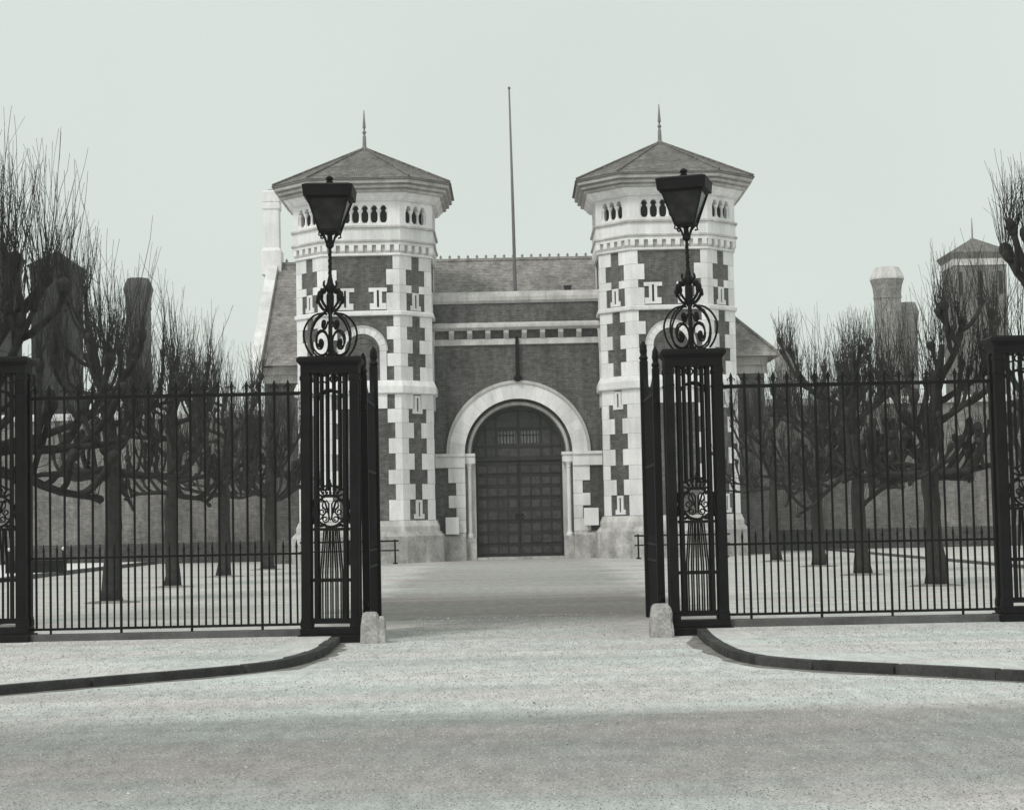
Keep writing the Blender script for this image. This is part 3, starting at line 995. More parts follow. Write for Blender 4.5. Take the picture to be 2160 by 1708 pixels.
# ------------------------------------------------------------------ far prison towers and shafts
def far_tower(x, y, w, ze, za, tip, brick, lab, group=None):
    t = thing('prison_tower', lab, 'tower', (x, y, 0), 'far prison towers')
    b = w * 0.43
    m = MB(); m.box(-b, b, -b, b, 0, ze - 1.0); part('tower_shaft', m, brick, t)
    m = MB(); m.box(-b - .08, b + .08, -b - .08, b + .08, ze - .98, ze - .45); part('string_course', m, M_STONE2 if brick is not M_DARKFARBRICK else M_DARKFARBRICK, t)
    m = MB(); e = w / 2
    def s4(v): return [(-v, -v), (v, -v), (v, v), (-v, v)]
    m.loft([(s4(b + .1), ze - .44), (s4(e - .1), ze - .05), (s4(e), ze), (s4(e), ze + .12), (s4(.05), za)]); part('roof', m, M_TILE if brick is not M_DARKFARBRICK else M_DARKFARBRICK, t)
    if tip:
        m = MB(); m.lathe([(.07, za - .1), (.06, za + .8), (.02, tip)], 0, 0, 6); part('finial', m, M_LEAD, t)
    for k in range(3):
        m = MB(); m.box(-b + .5 + k * (2 * b - 1.0) / 2 - .16, -b + .5 + k * (2 * b - 1.0) / 2 + .16, -b - .03, -b + .1, ze - 3.4, ze - 1.5)
        part('window', m, M_DARK, t)
far_tower(38.4, 150, 4.95, 22.65, 24.2, 25.9, M_WALLBRICK, 'grey far tower with pyramid roof and spike, above the trees at right')
far_tower(-37.4, 150, 4.0, 23.2, 24.75, None, M_DARKFARBRICK, 'dark hipped-roof far tower behind the left trees, nearer the gate than its twin')
far_tower(-41.6, 146, 4.3, 23.6, 24.6, None, M_DARKFARBRICK, 'dark far tower behind the trees, at the left edge of the photo')

def shaft(x, y, w, top, capw, mat, lab, capmat=None):
    t = thing('vent_shaft', lab, 'chimney', (x, y, 0), 'far octagonal shafts')
    def o8(h): return octo(h, h * 0.414)
    h, c = w / 2, capw / 2
    m = MB(); m.loft([(o8(h * 1.06), 0), (o8(h), top - 2.6)]); part('shaft', m, mat, t)
    m = MB(); m.loft([(o8(h + .07), top - 2.598), (o8(h + .07), top - 2.4), (o8(h + .02), top - 2.38), (o8(h + (c - h) * .35), top - 1.6), (o8(c * .97), top - 1.1), (o8(c), top - 1.02)]); part('shaft_cap', m, mat, t)
    m = MB(); m.loft([(o8(c), top - 1.018), (o8(c), top - .85), (o8(c * .88), top - .45), (o8(c * .72), top - .02), (o8(c * .5), top)]); part('shaft_rim', m, capmat or mat, t)
shaft(31.2, 150, 2.05, 21.9, 2.62, M_FARBRICK, 'pale octagonal shaft with flared top, standing left of the far roofed tower', M_STONE2)
shaft(33.2, 152, 1.5, 19.2, 1.85, M_FARBRICK, 'small octagonal shaft just behind the taller flared shaft at right')
shaft(22.6, 150, 1.5, 16.1, 2.0, M_FARBRICK, 'short pale octagonal shaft near the slope of the gatehouse roof', M_STONE2)
shaft(-30.7, 150, 1.9, 22.3, 2.3, M_DARKBRICK, 'octagonal shaft with flared top rising behind the left row of trees')

# low bench with white topped posts in front of the left wall
b = thing('low_bench', 'low dark bench with white-knobbed end posts on the pale path at left', 'bench', (-17.4, 66.5, 0.12))
m = MB(); m.box(-1.1, 1.1, -.3, .3, .34, .44); part('seat', m, M_IRON, b)
m = MB(); m.box(-1.05, 1.05, -.26, .26, 0, .336); part('base_box', m, M_IRON, b)
for sx in (-1, 1):
    m = MB(); m.box(sx * 1.0 - .04, sx * 1.0 + .04, -.04, .04, .442, .78); p_ = part('post', m, M_IRON, b)
    m = MB(); m.ball((sx * 1.0, 0, .85), .075); part('knob', m, M_WHITE, p_)

# ------------------------------------------------------------------ iron gate piers
def spiral(cx, cz, r0, r1, a0, turns, n=26):
    return [(cx + (r0 + (r1 - r0) * k / n) * math.cos(a0 + 2 * PI * turns * k / n), cz + (r0 + (r1 - r0) * k / n) * math.sin(a0 + 2 * PI * turns * k / n)) for k in range(n + 1)]


def tube_xz(mb, pts, r, y=0.0, n=5):
    mb.tube([(p[0], y, p[1]) for p in pts], r, n)


PW, PD, PP = 0.40, 0.20, 0.062           # half width and half depth of a pier, half thickness of its posts
def rect4(w, d): return [(-w, -d), (w, -d), (w, d), (-w, d)]
def build_pier(label, loc):
    P = thing('gate_pier', label, 'gate pier', loc, 'openwork iron gate piers')
    m = MB(); m.box(-PW - .05, PW + .05, -PD - .05, PD + .05, -.02, .11, .01); m.box(-PW - .015, PW + .015, -PD - .015, PD + .015, .112, .20, .01)
    part('base_block', m, M_IRON, P)
    for sx in (-1, 1):
        for sy in (-1, 1):
            m = MB(); x, y = sx * (PW - PP), sy * (PD - PP)
            m.box(x - PP, x + PP, y - PP, y + PP, .202, 3.70, .006)
            for z0, z1, g in ((.204, .30, .012), (.302, .33, .006), (3.42, 3.45, .008), (3.60, 3.66, .01)):
                m.box(x - PP - g, x + PP + g, y - PP - g, y + PP + g, z0, z1, .004)
            part('corner_post', m, M_IRON, P)
    m = MB(); m.box(-PW, PW, -PD, PD, 3.702, 3.80); m.loft([(rect4(PW, PD), 3.802), (rect4(PW + .05, PD + .05), 3.86), (rect4(PW + .05, PD + .05), 3.90), (rect4(PW + .02, PD + .02), 3.93)])
    part('cap', m, M_IRON, P)
    # one openwork panel, modelled facing -y on the plane y=0, then set in each side
    iw = PW - 2 * PP - .003
    def panel():
        out = []
        a = MB(); a.box(-iw, iw, -.02, .02, .26, .32); out.append(('bottom_rail', a))
        a = MB(); a.box(-iw, iw, -.018, .018, .83, .87); out.append(('lower_rail', a))
        a = MB(); a.box(-iw + .03, iw - .03, -.018, .018, 1.53, 1.57); out.append(('middle_rail', a))
        for sx in (-1, 1):
            a = MB(); a.box(sx * .2 - .024, sx * .2 + .024, -.022, .022, .32, 3.70); out.append(('panel_stile', a))
        xs = (-.125, -.045, .045, .125)
        for x in xs:
            a = MB(); a.box(x - .014, x + .014, -.014, .014, 2.08, 3.70); out.append(('bar', a))
        for x, xt in zip((-.14, -.07, 0.0, .07, .14), (-.09, -.04, 0.0, .04, .09)):
            a = MB(); a.tube([(x, 0, .32), (x, 0, .95), (xt, 0, 1.53)], .015, 4); out.append(('bar', a))
        a = MB(); tube_xz(a, [(.2 * math.cos(PI * k / 14), 3.30 + .17 * math.sin(PI * k / 14)) for k in range(15)], .018); out.append(('arch', a))
        a = MB()
        for x in (-.16, -.055, .055, .16):
            tube_xz(a, [(x + .048 * math.cos(2 * PI * k / 12), 3.62 + .048 * math.sin(2 * PI * k / 12)) for k in range(13)], .013)
        out.append(('scroll_frieze', a))
        # wreathed monogram and crown
        a = MB(); tube_xz(a, [(.205 * math.cos(2 * PI * k / 24), 1.80 + .215 * math.sin(2 * PI * k / 24)) for k in range(25)], .017)
        for k in range(18):
            if k in (4, 5): continue
            an = 2 * PI * k / 18
            a.ball((.228 * math.cos(an), -.004, 1.80 + .236 * math.sin(an)), .026, 6, (1.1, .5, .7))
        out.append(('wreath', a))
        a = MB()
        r = .0125
        for s in (-1, 1):
            f = lambda p: [(s * q[0], q[1]) for q in p]
            tube_xz(a, f([(-.135, 1.92), (-.10, 1.955), (-.07, 1.92), (-.03, 1.78), (0.0, 1.67), (.035, 1.78), (.075, 1.92), (.12, 1.955)]), r, s * .008)
            tube_xz(a, f([(.02, 1.68), (.02, 1.90), (.05, 1.94), (.10, 1.92), (.11, 1.87), (.08, 1.83), (.03, 1.815), (.09, 1.75), (.13, 1.69), (.165, 1.70)]), r, s * .012)
            tube_xz(a, f(spiral(.115, 1.79, .055, .015, PI / 2, 1.4, 16)), r * .9)
            tube_xz(a, f(spiral(.07, 1.69, .05, .015, PI, 1.3, 16)), r * .9)
        out.append(('monogram', a))
        a = MB()
        a.box(-.10, .10, -.03, .03, 1.985, 2.03)
        for x in (-.1, -.05, 0.0, .05, .1):
            tube_xz(a, [(x, 2.03), (x * 1.35, 2.09), (x * .7, 2.145), (0, 2.14)], .016)
            a.ball((x, 0, 2.05), .022, 6)
        a.ball((0, 0, 2.17), .024, 6); a.box(-.008, .008, -.008, .008, 2.19, 2.23)
        for s in (-1, 1):
            tube_xz(a, [(s * .11, 2.0), (s * .16, 2.03), (s * .2, 2.0), (s * .215, 1.93)], .017)
            tube_xz(a, [(s * .12, 2.12), (s * .17, 2.10), (s * .2, 2.05)], .014)
        out.append(('crown', a))
        a = MB()
        for s in (-1, 1):
            tube_xz(a, [(s * (iw - .002), 1.96), (s * .245, 1.86), (s * .215, 1.80), (s * .245, 1.72), (s * (iw - .002), 1.62)], .016)
            tube_xz(a, [(s * .05, 1.57), (s * .11, 1.63), (s * .17, 1.58)], .014)
            out.append(('side_scroll', a)); a = MB()
        return out
    for nm, mb in panel():
        me = mb.mesh(nm, M_IRON, False)
        inst(nm, me, P, (0, -PD + PP, 0), 0)
        if nm not in ('monogram', 'crown', 'wreath', 'scroll_frieze'):
            inst(nm, me, P, (0, PD - PP, 0), PI)
    for sx in (-1, 1):
        for z in (.29, .85, 1.55, 2.1, 3.3):
            m = MB(); m.box(sx * (PW - PP) - .02, sx * (PW - PP) + .02, -PD + 2 * PP, PD - 2 * PP, z - .025, z + .025); part('side_rail', m, M_IRON, P)
    return P


PLX, PRX, PY = -2.545, 2.515, 25.3
p1 = build_pier('openwork black iron gate pier with crowned monogram left of the drive, carrying a lamp', (PLX, PY, 0))
for x, lab in ((PRX, 'openwork black iron gate pier with crowned monogram right of the drive, carrying a lamp'),
               (-7.115, 'black iron pier ending the left railings, at the left edge of the photo'),
               (7.065, 'black iron pier ending the right railings, at the right edge of the photo')):
    q = dup(p1); q.location = (x, PY, 0 if abs(x) < 4 else 0.09); q['label'] = lab

# ------------------------------------------------------------------ lamps on the piers
def build_lamp(label, loc, rz):
    L = thing('gate_lamp', label, 'lamp', loc, 'lanterns on the gate piers', rz)
    m = MB(); m.lathe([(.07, 0), (.07, .03), (.035, .06), (.03, .3), (.028, .6), (.05, .64), (.055, .86), (.04, .9), (.065, .95), (.065, 1.0), (.045, 1.04), (.035, 1.1), (.024, 1.14), (.022, 1.52), (.055, 1.55), (.06, 1.58), (.04, 1.61), (.035, 1.70), (.06, 1.735)], 0, 0, 10)
    part('stem', m, M_IRON, L, False)
    m = MB()
    m.tube([(.026 * math.cos(k * .9), .026 * math.sin(k * .9), 1.14 + .36 * k / 30) for k in range(31)], .008, 4)
    part('stem_twist', m, M_IRON, L, False)
    def radial(pts, ang, r, mb, n=5):
        ca, sa = math.cos(ang), math.sin(ang)
        mb.tube([(p[0] * ca, p[0] * sa, p[1]) for p in pts], r, n)
    for k in range(4):
        a = k * PI / 2 + 0.12
        m = MB(); pts = []
        for t in range(19):
            th = PI * 0.56 - (PI * 1.0) * t / 18
            pts.append((.06 + .31 * max(0, math.cos(th) * 1.0) if th > 0 else .18 + .19 * math.cos(th), .31 + .31 * math.sin(th)))
        pts = [(.04, .60), (.12, .615), (.22, .585), (.30, .51), (.355, .41), (.37, .31), (.35, .2), (.31, .1), (.25, .02)]
        pts = [(p.x, p.y) for p in spline(pts, .03)]
        radial(pts, a, .015, m); part('bow_bracket', m, M_IRON, L, False)
    for k in range(4):
        a = k * PI / 2 + PI / 4 + 0.12
        m = MB()
        pts = [(.20, .86), (.14, .76), (.06, .66), (.16, .60), (.28, .52), (.37, .38), (.385, .24), (.33, .09), (.2, .02), (.08, .06), (.035, .18), (.06, .3), (.14, .37), (.24, .34), (.28, .24), (.25, .15), (.18, .13), (.14, .19), (.17, .24)]
        radial([(p.x, p.y) for p in spline(pts, .03)], a, .0145, m)
        pts = [(.05, .50), (.1, .40), (.16, .44), (.15, .50), (.10, .50), (.1, .46)]
        radial([(p.x, p.y) for p in spline(pts, .025)], a, .013, m)
        pts = [(.04, .72), (.1, .66), (.17, .70), (.24, .80), (.22, .90), (.16, .90), (.15, .83), (.19, .82)]
        radial([(p.x, p.y) for p in spline(pts, .025)], a, .013, m)
        part('scroll_bracket', m, M_IRON, L, False)
        m = MB(); ca, sa = math.cos(a), math.sin(a)
        for (r_, z_, s_) in ((.19, .20, .05), (.13, .46, .04), (.21, .86, .05), (.17, .92, .035), (.25, .80, .035)):
            m.ball((r_ * ca, r_ * sa, z_), s_, 6, (.7, .7, 1.1))
        part('leaf', m, M_IRON, L, False)
        m = MB(); m.tube([(.03 * ca, .03 * sa, .93), (.1 * ca, .1 * sa, .97), (.13 * ca, .13 * sa, 1.03), (.11 * ca, .11 * sa, 1.06)], .014, 5)
        m.ball((.12 * ca, .12 * sa, .93), .035, 6); part('collar_knop', m, M_IRON, L, False)
        m = MB(); m.tube([(.03 * ca, .03 * sa, 1.58), (.06 * ca, .06 * sa, 1.60), (.10 * ca, .10 * sa, 1.68), (.17 * ca, .17 * sa, 1.75)], .014, 5)
        part('lantern_arm', m, M_IRON, L, False)
    # lantern: a tapered four sided frame with dark panes, hood and lid
    LN = MB()
    z0, z1, w0, w1 = 1.765, 2.20, .13, .28
    for sx, sy in ((-1, -1), (1, -1), (1, 1), (-1, 1)):
        LN.tube([(sx * w0, sy * w0, z0 - .03), (sx * w1, sy * w1, z1)], .016, 4)
        LN.tube([(sx * w0, sy * w0, z0), (sx * (w0 + .01), sy * (w0 + .01), z0 - .07), (sx * (w0 - .02), sy * (w0 - .02), z0 - .08)], .014, 4)
    for (w, z) in ((w0, z0), (w1, z1)):
        for sx in (-1, 1):
            LN.box(sx * w - .015, sx * w + .015, -w, w, z - .015, z + .015); LN.box(-w, w, sx * w - .015, sx * w + .015, z - .014, z + .014)
    LN.loft([([(-w0, -w0), (w0, -w0), (w0, w0), (-w0, w0)], z0 - .03), ([(-w0, -w0), (w0, -w0), (w0, w0), (-w0, w0)], z0 - .016)])
    lan = part('lantern', LN, M_IRON, L, False)
    for k in range(4):
        m = MB()
        m.add([(-w0, -w0 + .004, z0), (w0, -w0 + .004, z0), (w1, -w1 + .004, z1), (-w1, -w1 + .004, z1), (-w0, -w0 + .01, z0), (w0, -w0 + .01, z0), (w1, -w1 + .01, z1), (-w1, -w1 + .01, z1)],
              [(0, 1, 2, 3), (7, 6, 5, 4), (0, 4, 5, 1), (3, 2, 6, 7), (0, 3, 7, 4), (1, 5, 6, 2)])
        o = part('pane', m, M_GLASS, lan, False); o.rotation_euler = (0, 0, k * PI / 2)
    m = MB(); s4 = lambda v: [(-v, -v), (v, -v), (v, v), (-v, v)]
    m.loft([(s4(.285), 2.216), (s4(.335), 2.22), (s4(.348), 2.35), (s4(.352), 2.36), (s4(.352), 2.372), (s4(.29), 2.40), (s4(.10), 2.435), (s4(.06), 2.44)]); part('hood', m, M_IRON, lan, False)
    m = MB(); m.lathe([(.05, 2.438), (.05, 2.47), (.035, 2.48), (.055, 2.50), (.055, 2.52), (.015, 2.55)], 0, 0, 8); part('lid_knob', m, M_IRON, lan, False)
    return L


l1 = build_lamp('upright black iron lantern on scrolled stem, on the pier left of the drive', (PLX, PY, 3.932), 0)
l2 = dup(l1)
p1.rotation_euler = (0, math.radians(.5), 0)
l1.rotation_euler = (0, math.radians(.5), 0)
l1.location.x += 3.93 * math.tan(math.radians(.5))
l2.location = (PRX, PY, 3.932)
l2.rotation_euler = (math.radians(.3), math.radians(-1.0), math.radians(-14))
l2['label'] = 'slightly turned black iron lantern on scrolled stem, on the pier right of the drive'

# ------------------------------------------------------------------ open gate leaves
def gate_leaf(label, x0, y0, x1, y1):
    """hinge at (x0,y0), free end at (x1,y1)"""
    L = math.hypot(x1 - x0, y1 - y0)
    t = thing('gate_leaf', label, 'gate', (x0, y0, 0), 'open iron gate leaves', math.atan2(y1 - y0, x1 - x0))
    def stile(x, w, ztop, nm):
        m = MB(); m.box(x - w, x + w, -w, w, .12, ztop, .008)
        m.lathe([(w * .8, ztop), (w * 1.2, ztop + .04), (w * .75, ztop + .09), (w * 1.0, ztop + .15), (w * .8, ztop + .24), (w * .25, ztop + .30)], x, 0, 8)
        part(nm, m, M_IRON, t)
    stile(.05, .05, 3.72, 'hinge_stile'); stile(L - .06, .06, 4.0, 'meeting_stile')
    for z, h in ((.16, .05), (.98, .04), (1.22, .03), (2.35, .04), (3.36, .04)):
        m = MB(); m.box(.1, L - .12, -.022, .022, z, z + h); part('rail', m, M_IRON, t)
    n = 15
    for k in range(n):
        x = .1 + (L - .22) * (k + .5) / n
        top = 3.45 + .12 * math.cos(2 * PI * k / (n - 1))
        m = MB(); m.box(x - .016, x + .016, -.016, .016, .14, top); m.loft([([(x - .016, -.016), (x + .016, -.016), (x + .016, .016), (x - .016, .016)], top), ([(x - .035, -.012), (x + .035, -.012), (x + .035, .012), (x - .035, .012)], top + .06), ([(x - .003, -.003), (x + .003, -.003), (x + .003, .003), (x - .003, .003)], top + .2)])
        part('bar', m, M_IRON, t)
    for k in range(n + 1):
        x = .1 + (L - .22) * k / n
        if .12 < x < L - .14:
            m = MB(); m.box(x - .012, x + .012, -.012, .012, .14, 1.36); part('dog_bar', m, M_IRON, t)
    m = MB(); m.box(.12, L - .14, -.010, .010, .20, .96); part('kick_plate', m, M_IRON, t)
    for z in (.5, 3.25):
        m = MB(); m.box(-.1, .02, -.03, .03, z - .03, z + .03); part('hinge', m, M_IRON, t)
gate_leaf('black iron gate leaf swung open beside the pier left of the drive', -2.09, 25.62, -2.095, 27.75)
gate_leaf('black iron gate leaf swung open beside the pier right of the drive', 2.035, 25.62, 2.015, 27.75)

# guard stones
def guard_stone(label, x, y, w, d, h, seed, notch):
    r = random.Random(seed)
    t = thing('guard_stone', label, 'guard stone', (x, y, 0), 'guard stones at the pier feet')
    m = MB(); rings = []
    def rect8(w_, d_, j):
        c = .22
        base = [(-1 + c, -1), (1 - c, -1), (1, -1 + c), (1, 1 - c), (1 - c, 1), (-1 + c, 1), (-1, 1 - c), (-1, -1 + c)]
        return [(px * w_ + r.uniform(-j, j), py * d_ + r.uniform(-j, j)) for px, py in base]
    for z, s in ((-.03, 1.08), (.1, 1.03), (.22, .98), (h - .12, .93), (h - .05, .86), (h - .012, .68), (h, .45)):
        rings.append((rect8(w * s, d * s, .008), z))
    m.loft(rings)
    part('stone_block', m, M_BOLLARD, t, smooth=False)
    if notch:
        m = MB(); rings = []
        for z, s in ((-.03, 1.1), (.15, 1.0), (.3, .8), (.36, .4)):
            rings.append(([(p[0] + w * 1.25, p[1] - .02) for p in rect8(.06 * s, d * .7 * s, .006)], z))
        m.loft(rings); part('stone_flank', m, M_BOLLARD, t)
guard_stone('worn granite guard stone at the foot of the left gate pier, cleft on one side', -1.985, 24.92, .125, .17, .42, 3, True)
guard_stone('round shouldered granite guard stone at the foot of the right gate pier', 1.965, 24.92, .15, .17, .45, 5, False)

# ------------------------------------------------------------------ railings
def fence(label, x0, x1, off, tops, zb):
    """main bars every 0.1946 m with dog bars between; x0 < x1"""
    t = thing('iron_railing', label, 'railings', ((x0 + x1) / 2, PY, 0), 'spear railings beside the gate')
    cx = (x0 + x1) / 2
    m = MB(); m.box(x0 - cx, x1 - cx, -.14, .14, .06, zb - .05, .01); part('stone_plinth', m, M_FPLINTH, t)
    for z, h, nm in ((zb, .035, 'bottom_rail'), (1.21, .03, 'middle_rail'), (tops - .215, .05, 'top_rail')):
        m = MB(); m.box(x0 - cx, x1 - cx, -.014 if nm != 'top_rail' else -.022, .014 if nm != 'top_rail' else .022, z, z + h); part(nm, m, M_IRON, t)
    def bar(r, z0, z1):
        b_ = MB(); b_.lathe([(r, z0), (r, z1)], 0, 0, 6); return b_
    bm = bar(.0165, zb + .01, tops - .12).mesh('railing_bar', M_IRON, False)
    sm = bar(.0185, zb - .06, tops - .12).mesh('railing_standard', M_IRON, False)
    dm = bar(.0135, zb + .01, 1.30)
    dm.lathe([(.0135, 1.30), (.02, 1.315), (.003, 1.42)], 0, 0, 6)
    dme = dm.mesh('dog_bar', M_IRON, False)
    f = MB()
    zt_ = tops - .12
    f.lathe([(.016, zt_), (.03, zt_ + .012), (.018, zt_ + .03)], 0, 0, 6)
    f.loft([([(-.02, -.012), (.02, -.012), (.02, .012), (-.02, .012)], zt_ + .03), ([(-.028, -.011), (.028, -.011), (.028, .011), (-.028, .011)], zt_ + .05), ([(-.003, -.003), (.003, -.003), (.003, .003), (-.003, .003)], zt_ + .125)])
    for s in (-1, 1):
        f.tube([(0, 0, zt_ + .03), (s * .03, 0, zt_ + .045), (s * .05, 0, zt_ + .03), (s * .048, 0, zt_ + .01)], .009, 4)
    fm = f.mesh('spear_finial', M_IRON, False)
    x = x0 + off; k = 0
    while x < x1 - .02:
        b_ = inst('railing_bar', sm if k % 5 == 1 else bm, t, (x - cx, 0, 0)); b_.rotation_euler = (rnd.uniform(-.003, .003), rnd.uniform(-.0025, .0025), rnd.uniform(0, 1))
        fo = inst('spear_finial', fm, b_, (0, 0, 0)); fo.rotation_euler = (0, 0, -b_.rotation_euler[2] + rnd.uniform(-.15, .15))
        if x + .0973 < x1 - .02:
            inst('dog_bar', dme, t, (x + .0973 - cx, 0, 0)).rotation_euler = (rnd.uniform(-.006, .006), rnd.uniform(-.005, .005), rnd.uniform(0, 1))
        x += .1946; k += 1
fence('black iron spear railings with short dog bars, left of the drive', -6.715, -2.945, .10, 3.63, .235)
fence('black iron spear railings with short dog bars, right of the drive', 2.915, 6.665, .13, 3.60, .245)

# ------------------------------------------------------------------ pollarded trees
def tree(label, x, y, seed, H=7.8, fork=2.9, r0=.2, lean=0.0, spread=1.0, dens=1.0):
    R = random.Random(seed)
    T = thing('pollarded_tree', label, 'tree', (x, y, 0), 'pollarded trees in two rows')
    twigs = MB()
    rv = lambda s: Vector((R.uniform(-s, s), R.uniform(-s, s), R.uniform(-s, s)))

    def wander(p, d, L, n, wob, upb):
        pts = [p.copy()]
        d = d.normalized()
        for _ in range(n):
            d = (d + rv(wob) + Vector((0, 0, upb))).normalized()
            p = p + d * (L / n)
            pts.append(p.copy())
        return pts, d

    def shoots(p, n, lmin, lmax, spread):
        for _ in range(n):
            az = R.uniform(0, 2 * PI)
            sp = R.uniform(0, spread)
            d = Vector((math.cos(az) * sp, math.sin(az) * sp, 1)).normalized()
            L = R.uniform(lmin, lmax)
            st = p + rv(.09)
            L = max(.3, min(L, H - st.z + R.uniform(-.35, .15)))
            pts, dd = wander(st, d, L, 6, .085, .09)
            b = R.uniform(.0065, .0115)
            twigs.tube(pts, [b, b * .9, b * .78, b * .66, b * .54, b * .42, .0035], 3, False)
            for _k in range(R.randint(0, 2)):
                i = R.randint(1, 4)
                d2 = (dd + rv(.75) + Vector((0, 0, .2))).normalized()
                q, _ = wander(pts[i], d2, L * R.uniform(.2, .45), 3, .22, .12)
                twigs.tube(q, [b * .55, b * .45, b * .35, .003], 3, False)

    def fuzz(p, n):
        """thin untidy spurs off a limb"""
        for _ in range(n):
            d = (rv(1) + Vector((0, 0, .25))).normalized()
            q, _ = wander(p + rv(.05), d, R.uniform(.25, .8), 3, .25, .12)
            twigs.tube(q, [.009, .007, .005, .003], 3, False)

    tp = []
    rs = []
    n = 9
    off = Vector((0, 0, 0))
    for k in range(n + 1):
        z = fork * k / n
        off += Vector((R.uniform(-.035, .035) + lean * fork / n, R.uniform(-.03, .03), 0))
        tp.append(Vector((off.x, off.y, z - (.05 if k == 0 else 0))))
        rs.append(r0 * (1.32 if k == 0 else 1.12 if k == 1 else 1.0 - .18 * k / n) * R.uniform(.92, 1.1))
    m = MB()
    lead, ld = wander(tp[-1], Vector((R.uniform(-.12, .12), 0, 1)), H * .62 - fork + .6, 6, .13, .12)
    tr = tp + lead[1:]
    rr_ = rs + [rs[-1] * (1.12 - .13 * k) for k in range(1, len(lead))]
    m.tube(tr, rr_, 10)
    part('trunk', m, M_BARK, T, False, True)
    nl = R.randint(11, 13)
    a0 = R.uniform(0, 2 * PI)

    def knuckle(mb, p, d, r):
        """gnarled swelling where the shoots are cut back every few years"""
        q = [p - d * r * 1.4, p - d * r * .6, p + d * r * .2, p + d * r * 1.0, p + d * r * 1.5]
        mb.tube(q, [r * .65, r * .95, r * 1.1, r * .95, r * .5], 6)
        for _ in range(2):
            mb.ball(p + rv(r * .7), r * R.uniform(.5, .8), 6, (1, 1, R.uniform(.8, 1.3)))

    def limb(start, az, el, L, r):
        lm = MB()
        d = Vector((math.cos(az) * math.cos(el), math.sin(az) * math.cos(el), math.sin(el)))
        pts, dd = wander(start, d, L, 7, .20, .012 if el < .25 else .05)
        lm.tube(pts, [r * (1 - .085 * k) for k in range(len(pts))], 7)
        ends = []
        for i in (2, 3, 4, 5, 6):
            if R.random() < .15:
                continue
            az2 = az + R.choice((-1, 1)) * R.uniform(.3, 1.5)
            d2 = Vector((math.cos(az2), math.sin(az2), R.uniform(-.1, .9))).normalized()
            q, _d = wander(pts[i], d2, R.uniform(.6, 1.55), 6, .22, .30)
            rb = r * R.uniform(.48, .68)
            lm.tube(q, [rb, rb * .95, rb * .9, rb * .86, rb * .84, rb * .86, rb * .9], 6)
            ends.append((q[-1], _d, rb * .9))
            fuzz(q[R.randint(1, 5)], 2)
            if R.random() < .5:
                j = R.randint(2, 4)
                d3 = (_d + rv(.9)).normalized()
                q2, _d3 = wander(q[j], d3, R.uniform(.3, .7), 4, .2, .3)
                lm.tube(q2, [rb * .7, rb * .66, rb * .62, rb * .62, rb * .66], 6)
                ends.append((q2[-1], _d3, rb * .66))
        ends.append((pts[-1], dd, r * .4))
        for e, ed, er in ends:
            knuckle(lm, e, ed, er * R.uniform(1.25, 1.75))
            hl = H - e.z
            low = e.z < fork + 1.1
            shoots(e, R.randint(1, 4) if low else int(R.randint(9, 15) * dens), .35, max(.7, min(1.3 if low else (2.9 if spread > 1.1 else 2.1), hl)), .5)
        return lm
    for k in range(nl):
        az = a0 + 2 * PI * k * .381966
        i = R.randint(0, len(lead) - 3)
        st = (tp[-1] if k < 6 else lead[i])
        st = st - Vector((0, 0, R.uniform(0, .45) if k < 6 else R.uniform(0, .3)))
        el = R.uniform(-.22, .2) if k < 6 else R.uniform(.2, .9)
        L = spread * (R.uniform(1.3, 2.4) if k < 6 else R.uniform(1.2, 2.0))
        lm = limb(st, az, el, L, r0 * R.uniform(.36, .52))
        part('limb', lm, M_BARK, T, False, True)
    for q in lead[3:]:
        shoots(q, 4, .6, 2.0, .3)
    shoots(lead[-1], 12, .8, 2.2, .35)
    part('shoots', twigs, M_TWIG, T, False, False, 'stuff')
    return T


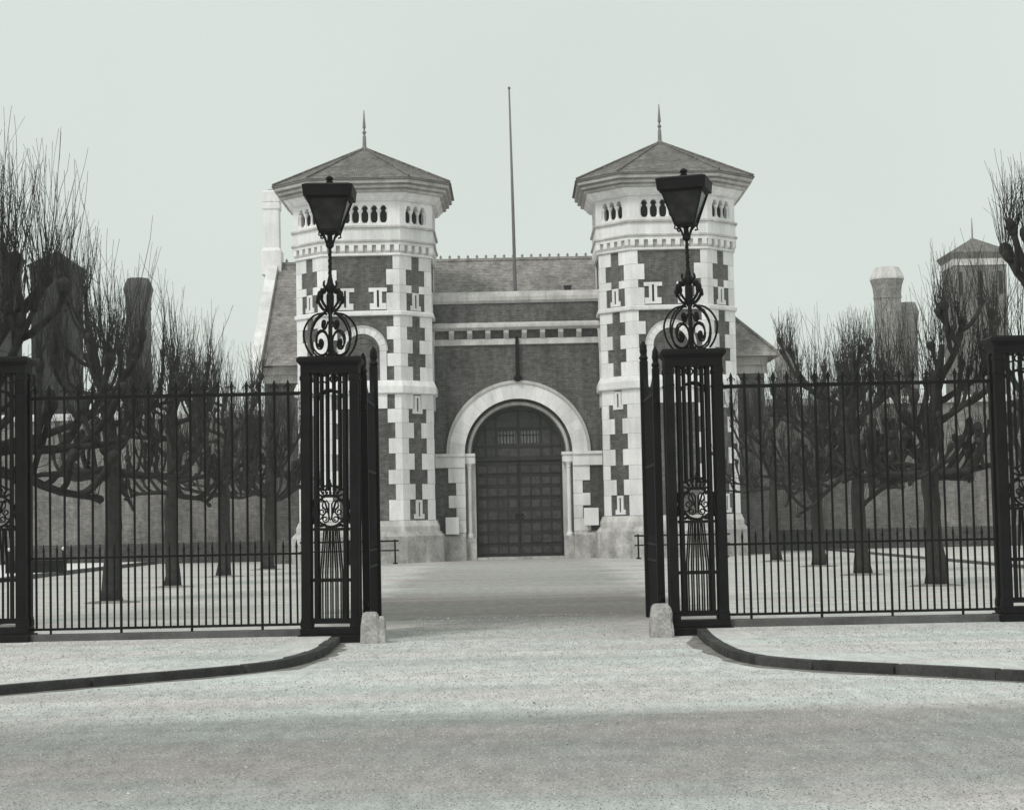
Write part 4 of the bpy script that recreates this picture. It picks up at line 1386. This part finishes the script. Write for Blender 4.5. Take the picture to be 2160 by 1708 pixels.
spots = [(-9.1, 31.2, 11, 9.2, 3.2, .24, .00, 'pollarded tree whose crown shows at the far left, nearest of the left row'),
         (-8.97, 40.6, 12, 8.6, 3.0, .19, .06, 'leaning pollarded tree with the thick trunk nearest the left end of the railings'),
         (-9.45, 50.5, 13, 8.2, 3.0, .19, .01, 'straight pollarded tree, third of the left row counted from the street'),
         (-9.55, 60.0, 14, 7.9, 3.1, .20, .015, 'pollarded tree with a low fork, fourth of the left row from the street'),
         (-9.3, 68.5, 15, 7.4, 3.0, .22, .03, 'pollarded tree nearest the left tower'),
         (10.15, 31.2, 37, 7.9, 3.2, .24, .00, 'pollarded tree whose crown shows at the far right, nearest of the right row'),
         (9.23, 40.4, 22, 7.7, 2.75, .22, -.05, 'spreading pollarded tree with a thick trunk beside the right end pier'),
         (9.2, 48.6, 23, 7.2, 2.9, .20, -.01, 'pollarded tree with a knobbly dark crown, second visible trunk from the right pier'),
         (9.5, 57.5, 24, 7.0, 2.9, .20, .0, 'slender pollarded tree, third visible trunk from the right pier'),
         (9.3, 65.0, 25, 6.8, 3.0, .16, .0, 'thin pollarded tree nearest the right tower')]
for (x, y, sd_, H, fk, r_, ln, lab) in spots:
    tree(lab, x, y, sd_, H, fk, r_, ln, 1.3 if y < 35 else 1.0, (1.9 if x < 0 else 1.2) if y < 35 else 1.0)
    m = MB(); rs_ = random.Random(sd_)
    ring_ = lambda s: [(x + s * (.55 + rs_.uniform(-.08, .08)) * math.cos(2 * PI * k / 14), y + s * (.5 + rs_.uniform(-.08, .08)) * math.sin(2 * PI * k / 14)) for k in range(14)]
    m.loft([(ring_(1.15), -.01), (ring_(1.05), .012), (ring_(.5), .05)])
    structure('tree_pit', m, M_SOIL)

# ------------------------------------------------------------------ London haze
m, nt, bs = new_mat('thin_smoke_haze')
nt.nodes.remove(bs)
pv_ = nt.nodes.new('ShaderNodeVolumePrincipled')
pv_.inputs['Color'].default_value = (0.93, 0.96, 0.94, 1)
pv_.inputs['Density'].default_value = 0.00045
nt.links.new(pv_.outputs[0], nt.nodes['Material Output'].inputs['Volume'])
h = MB(); h.box(-150, 150, -6, 240, -1.6, 30)
part('haze', h, m, None, False, False, 'stuff')
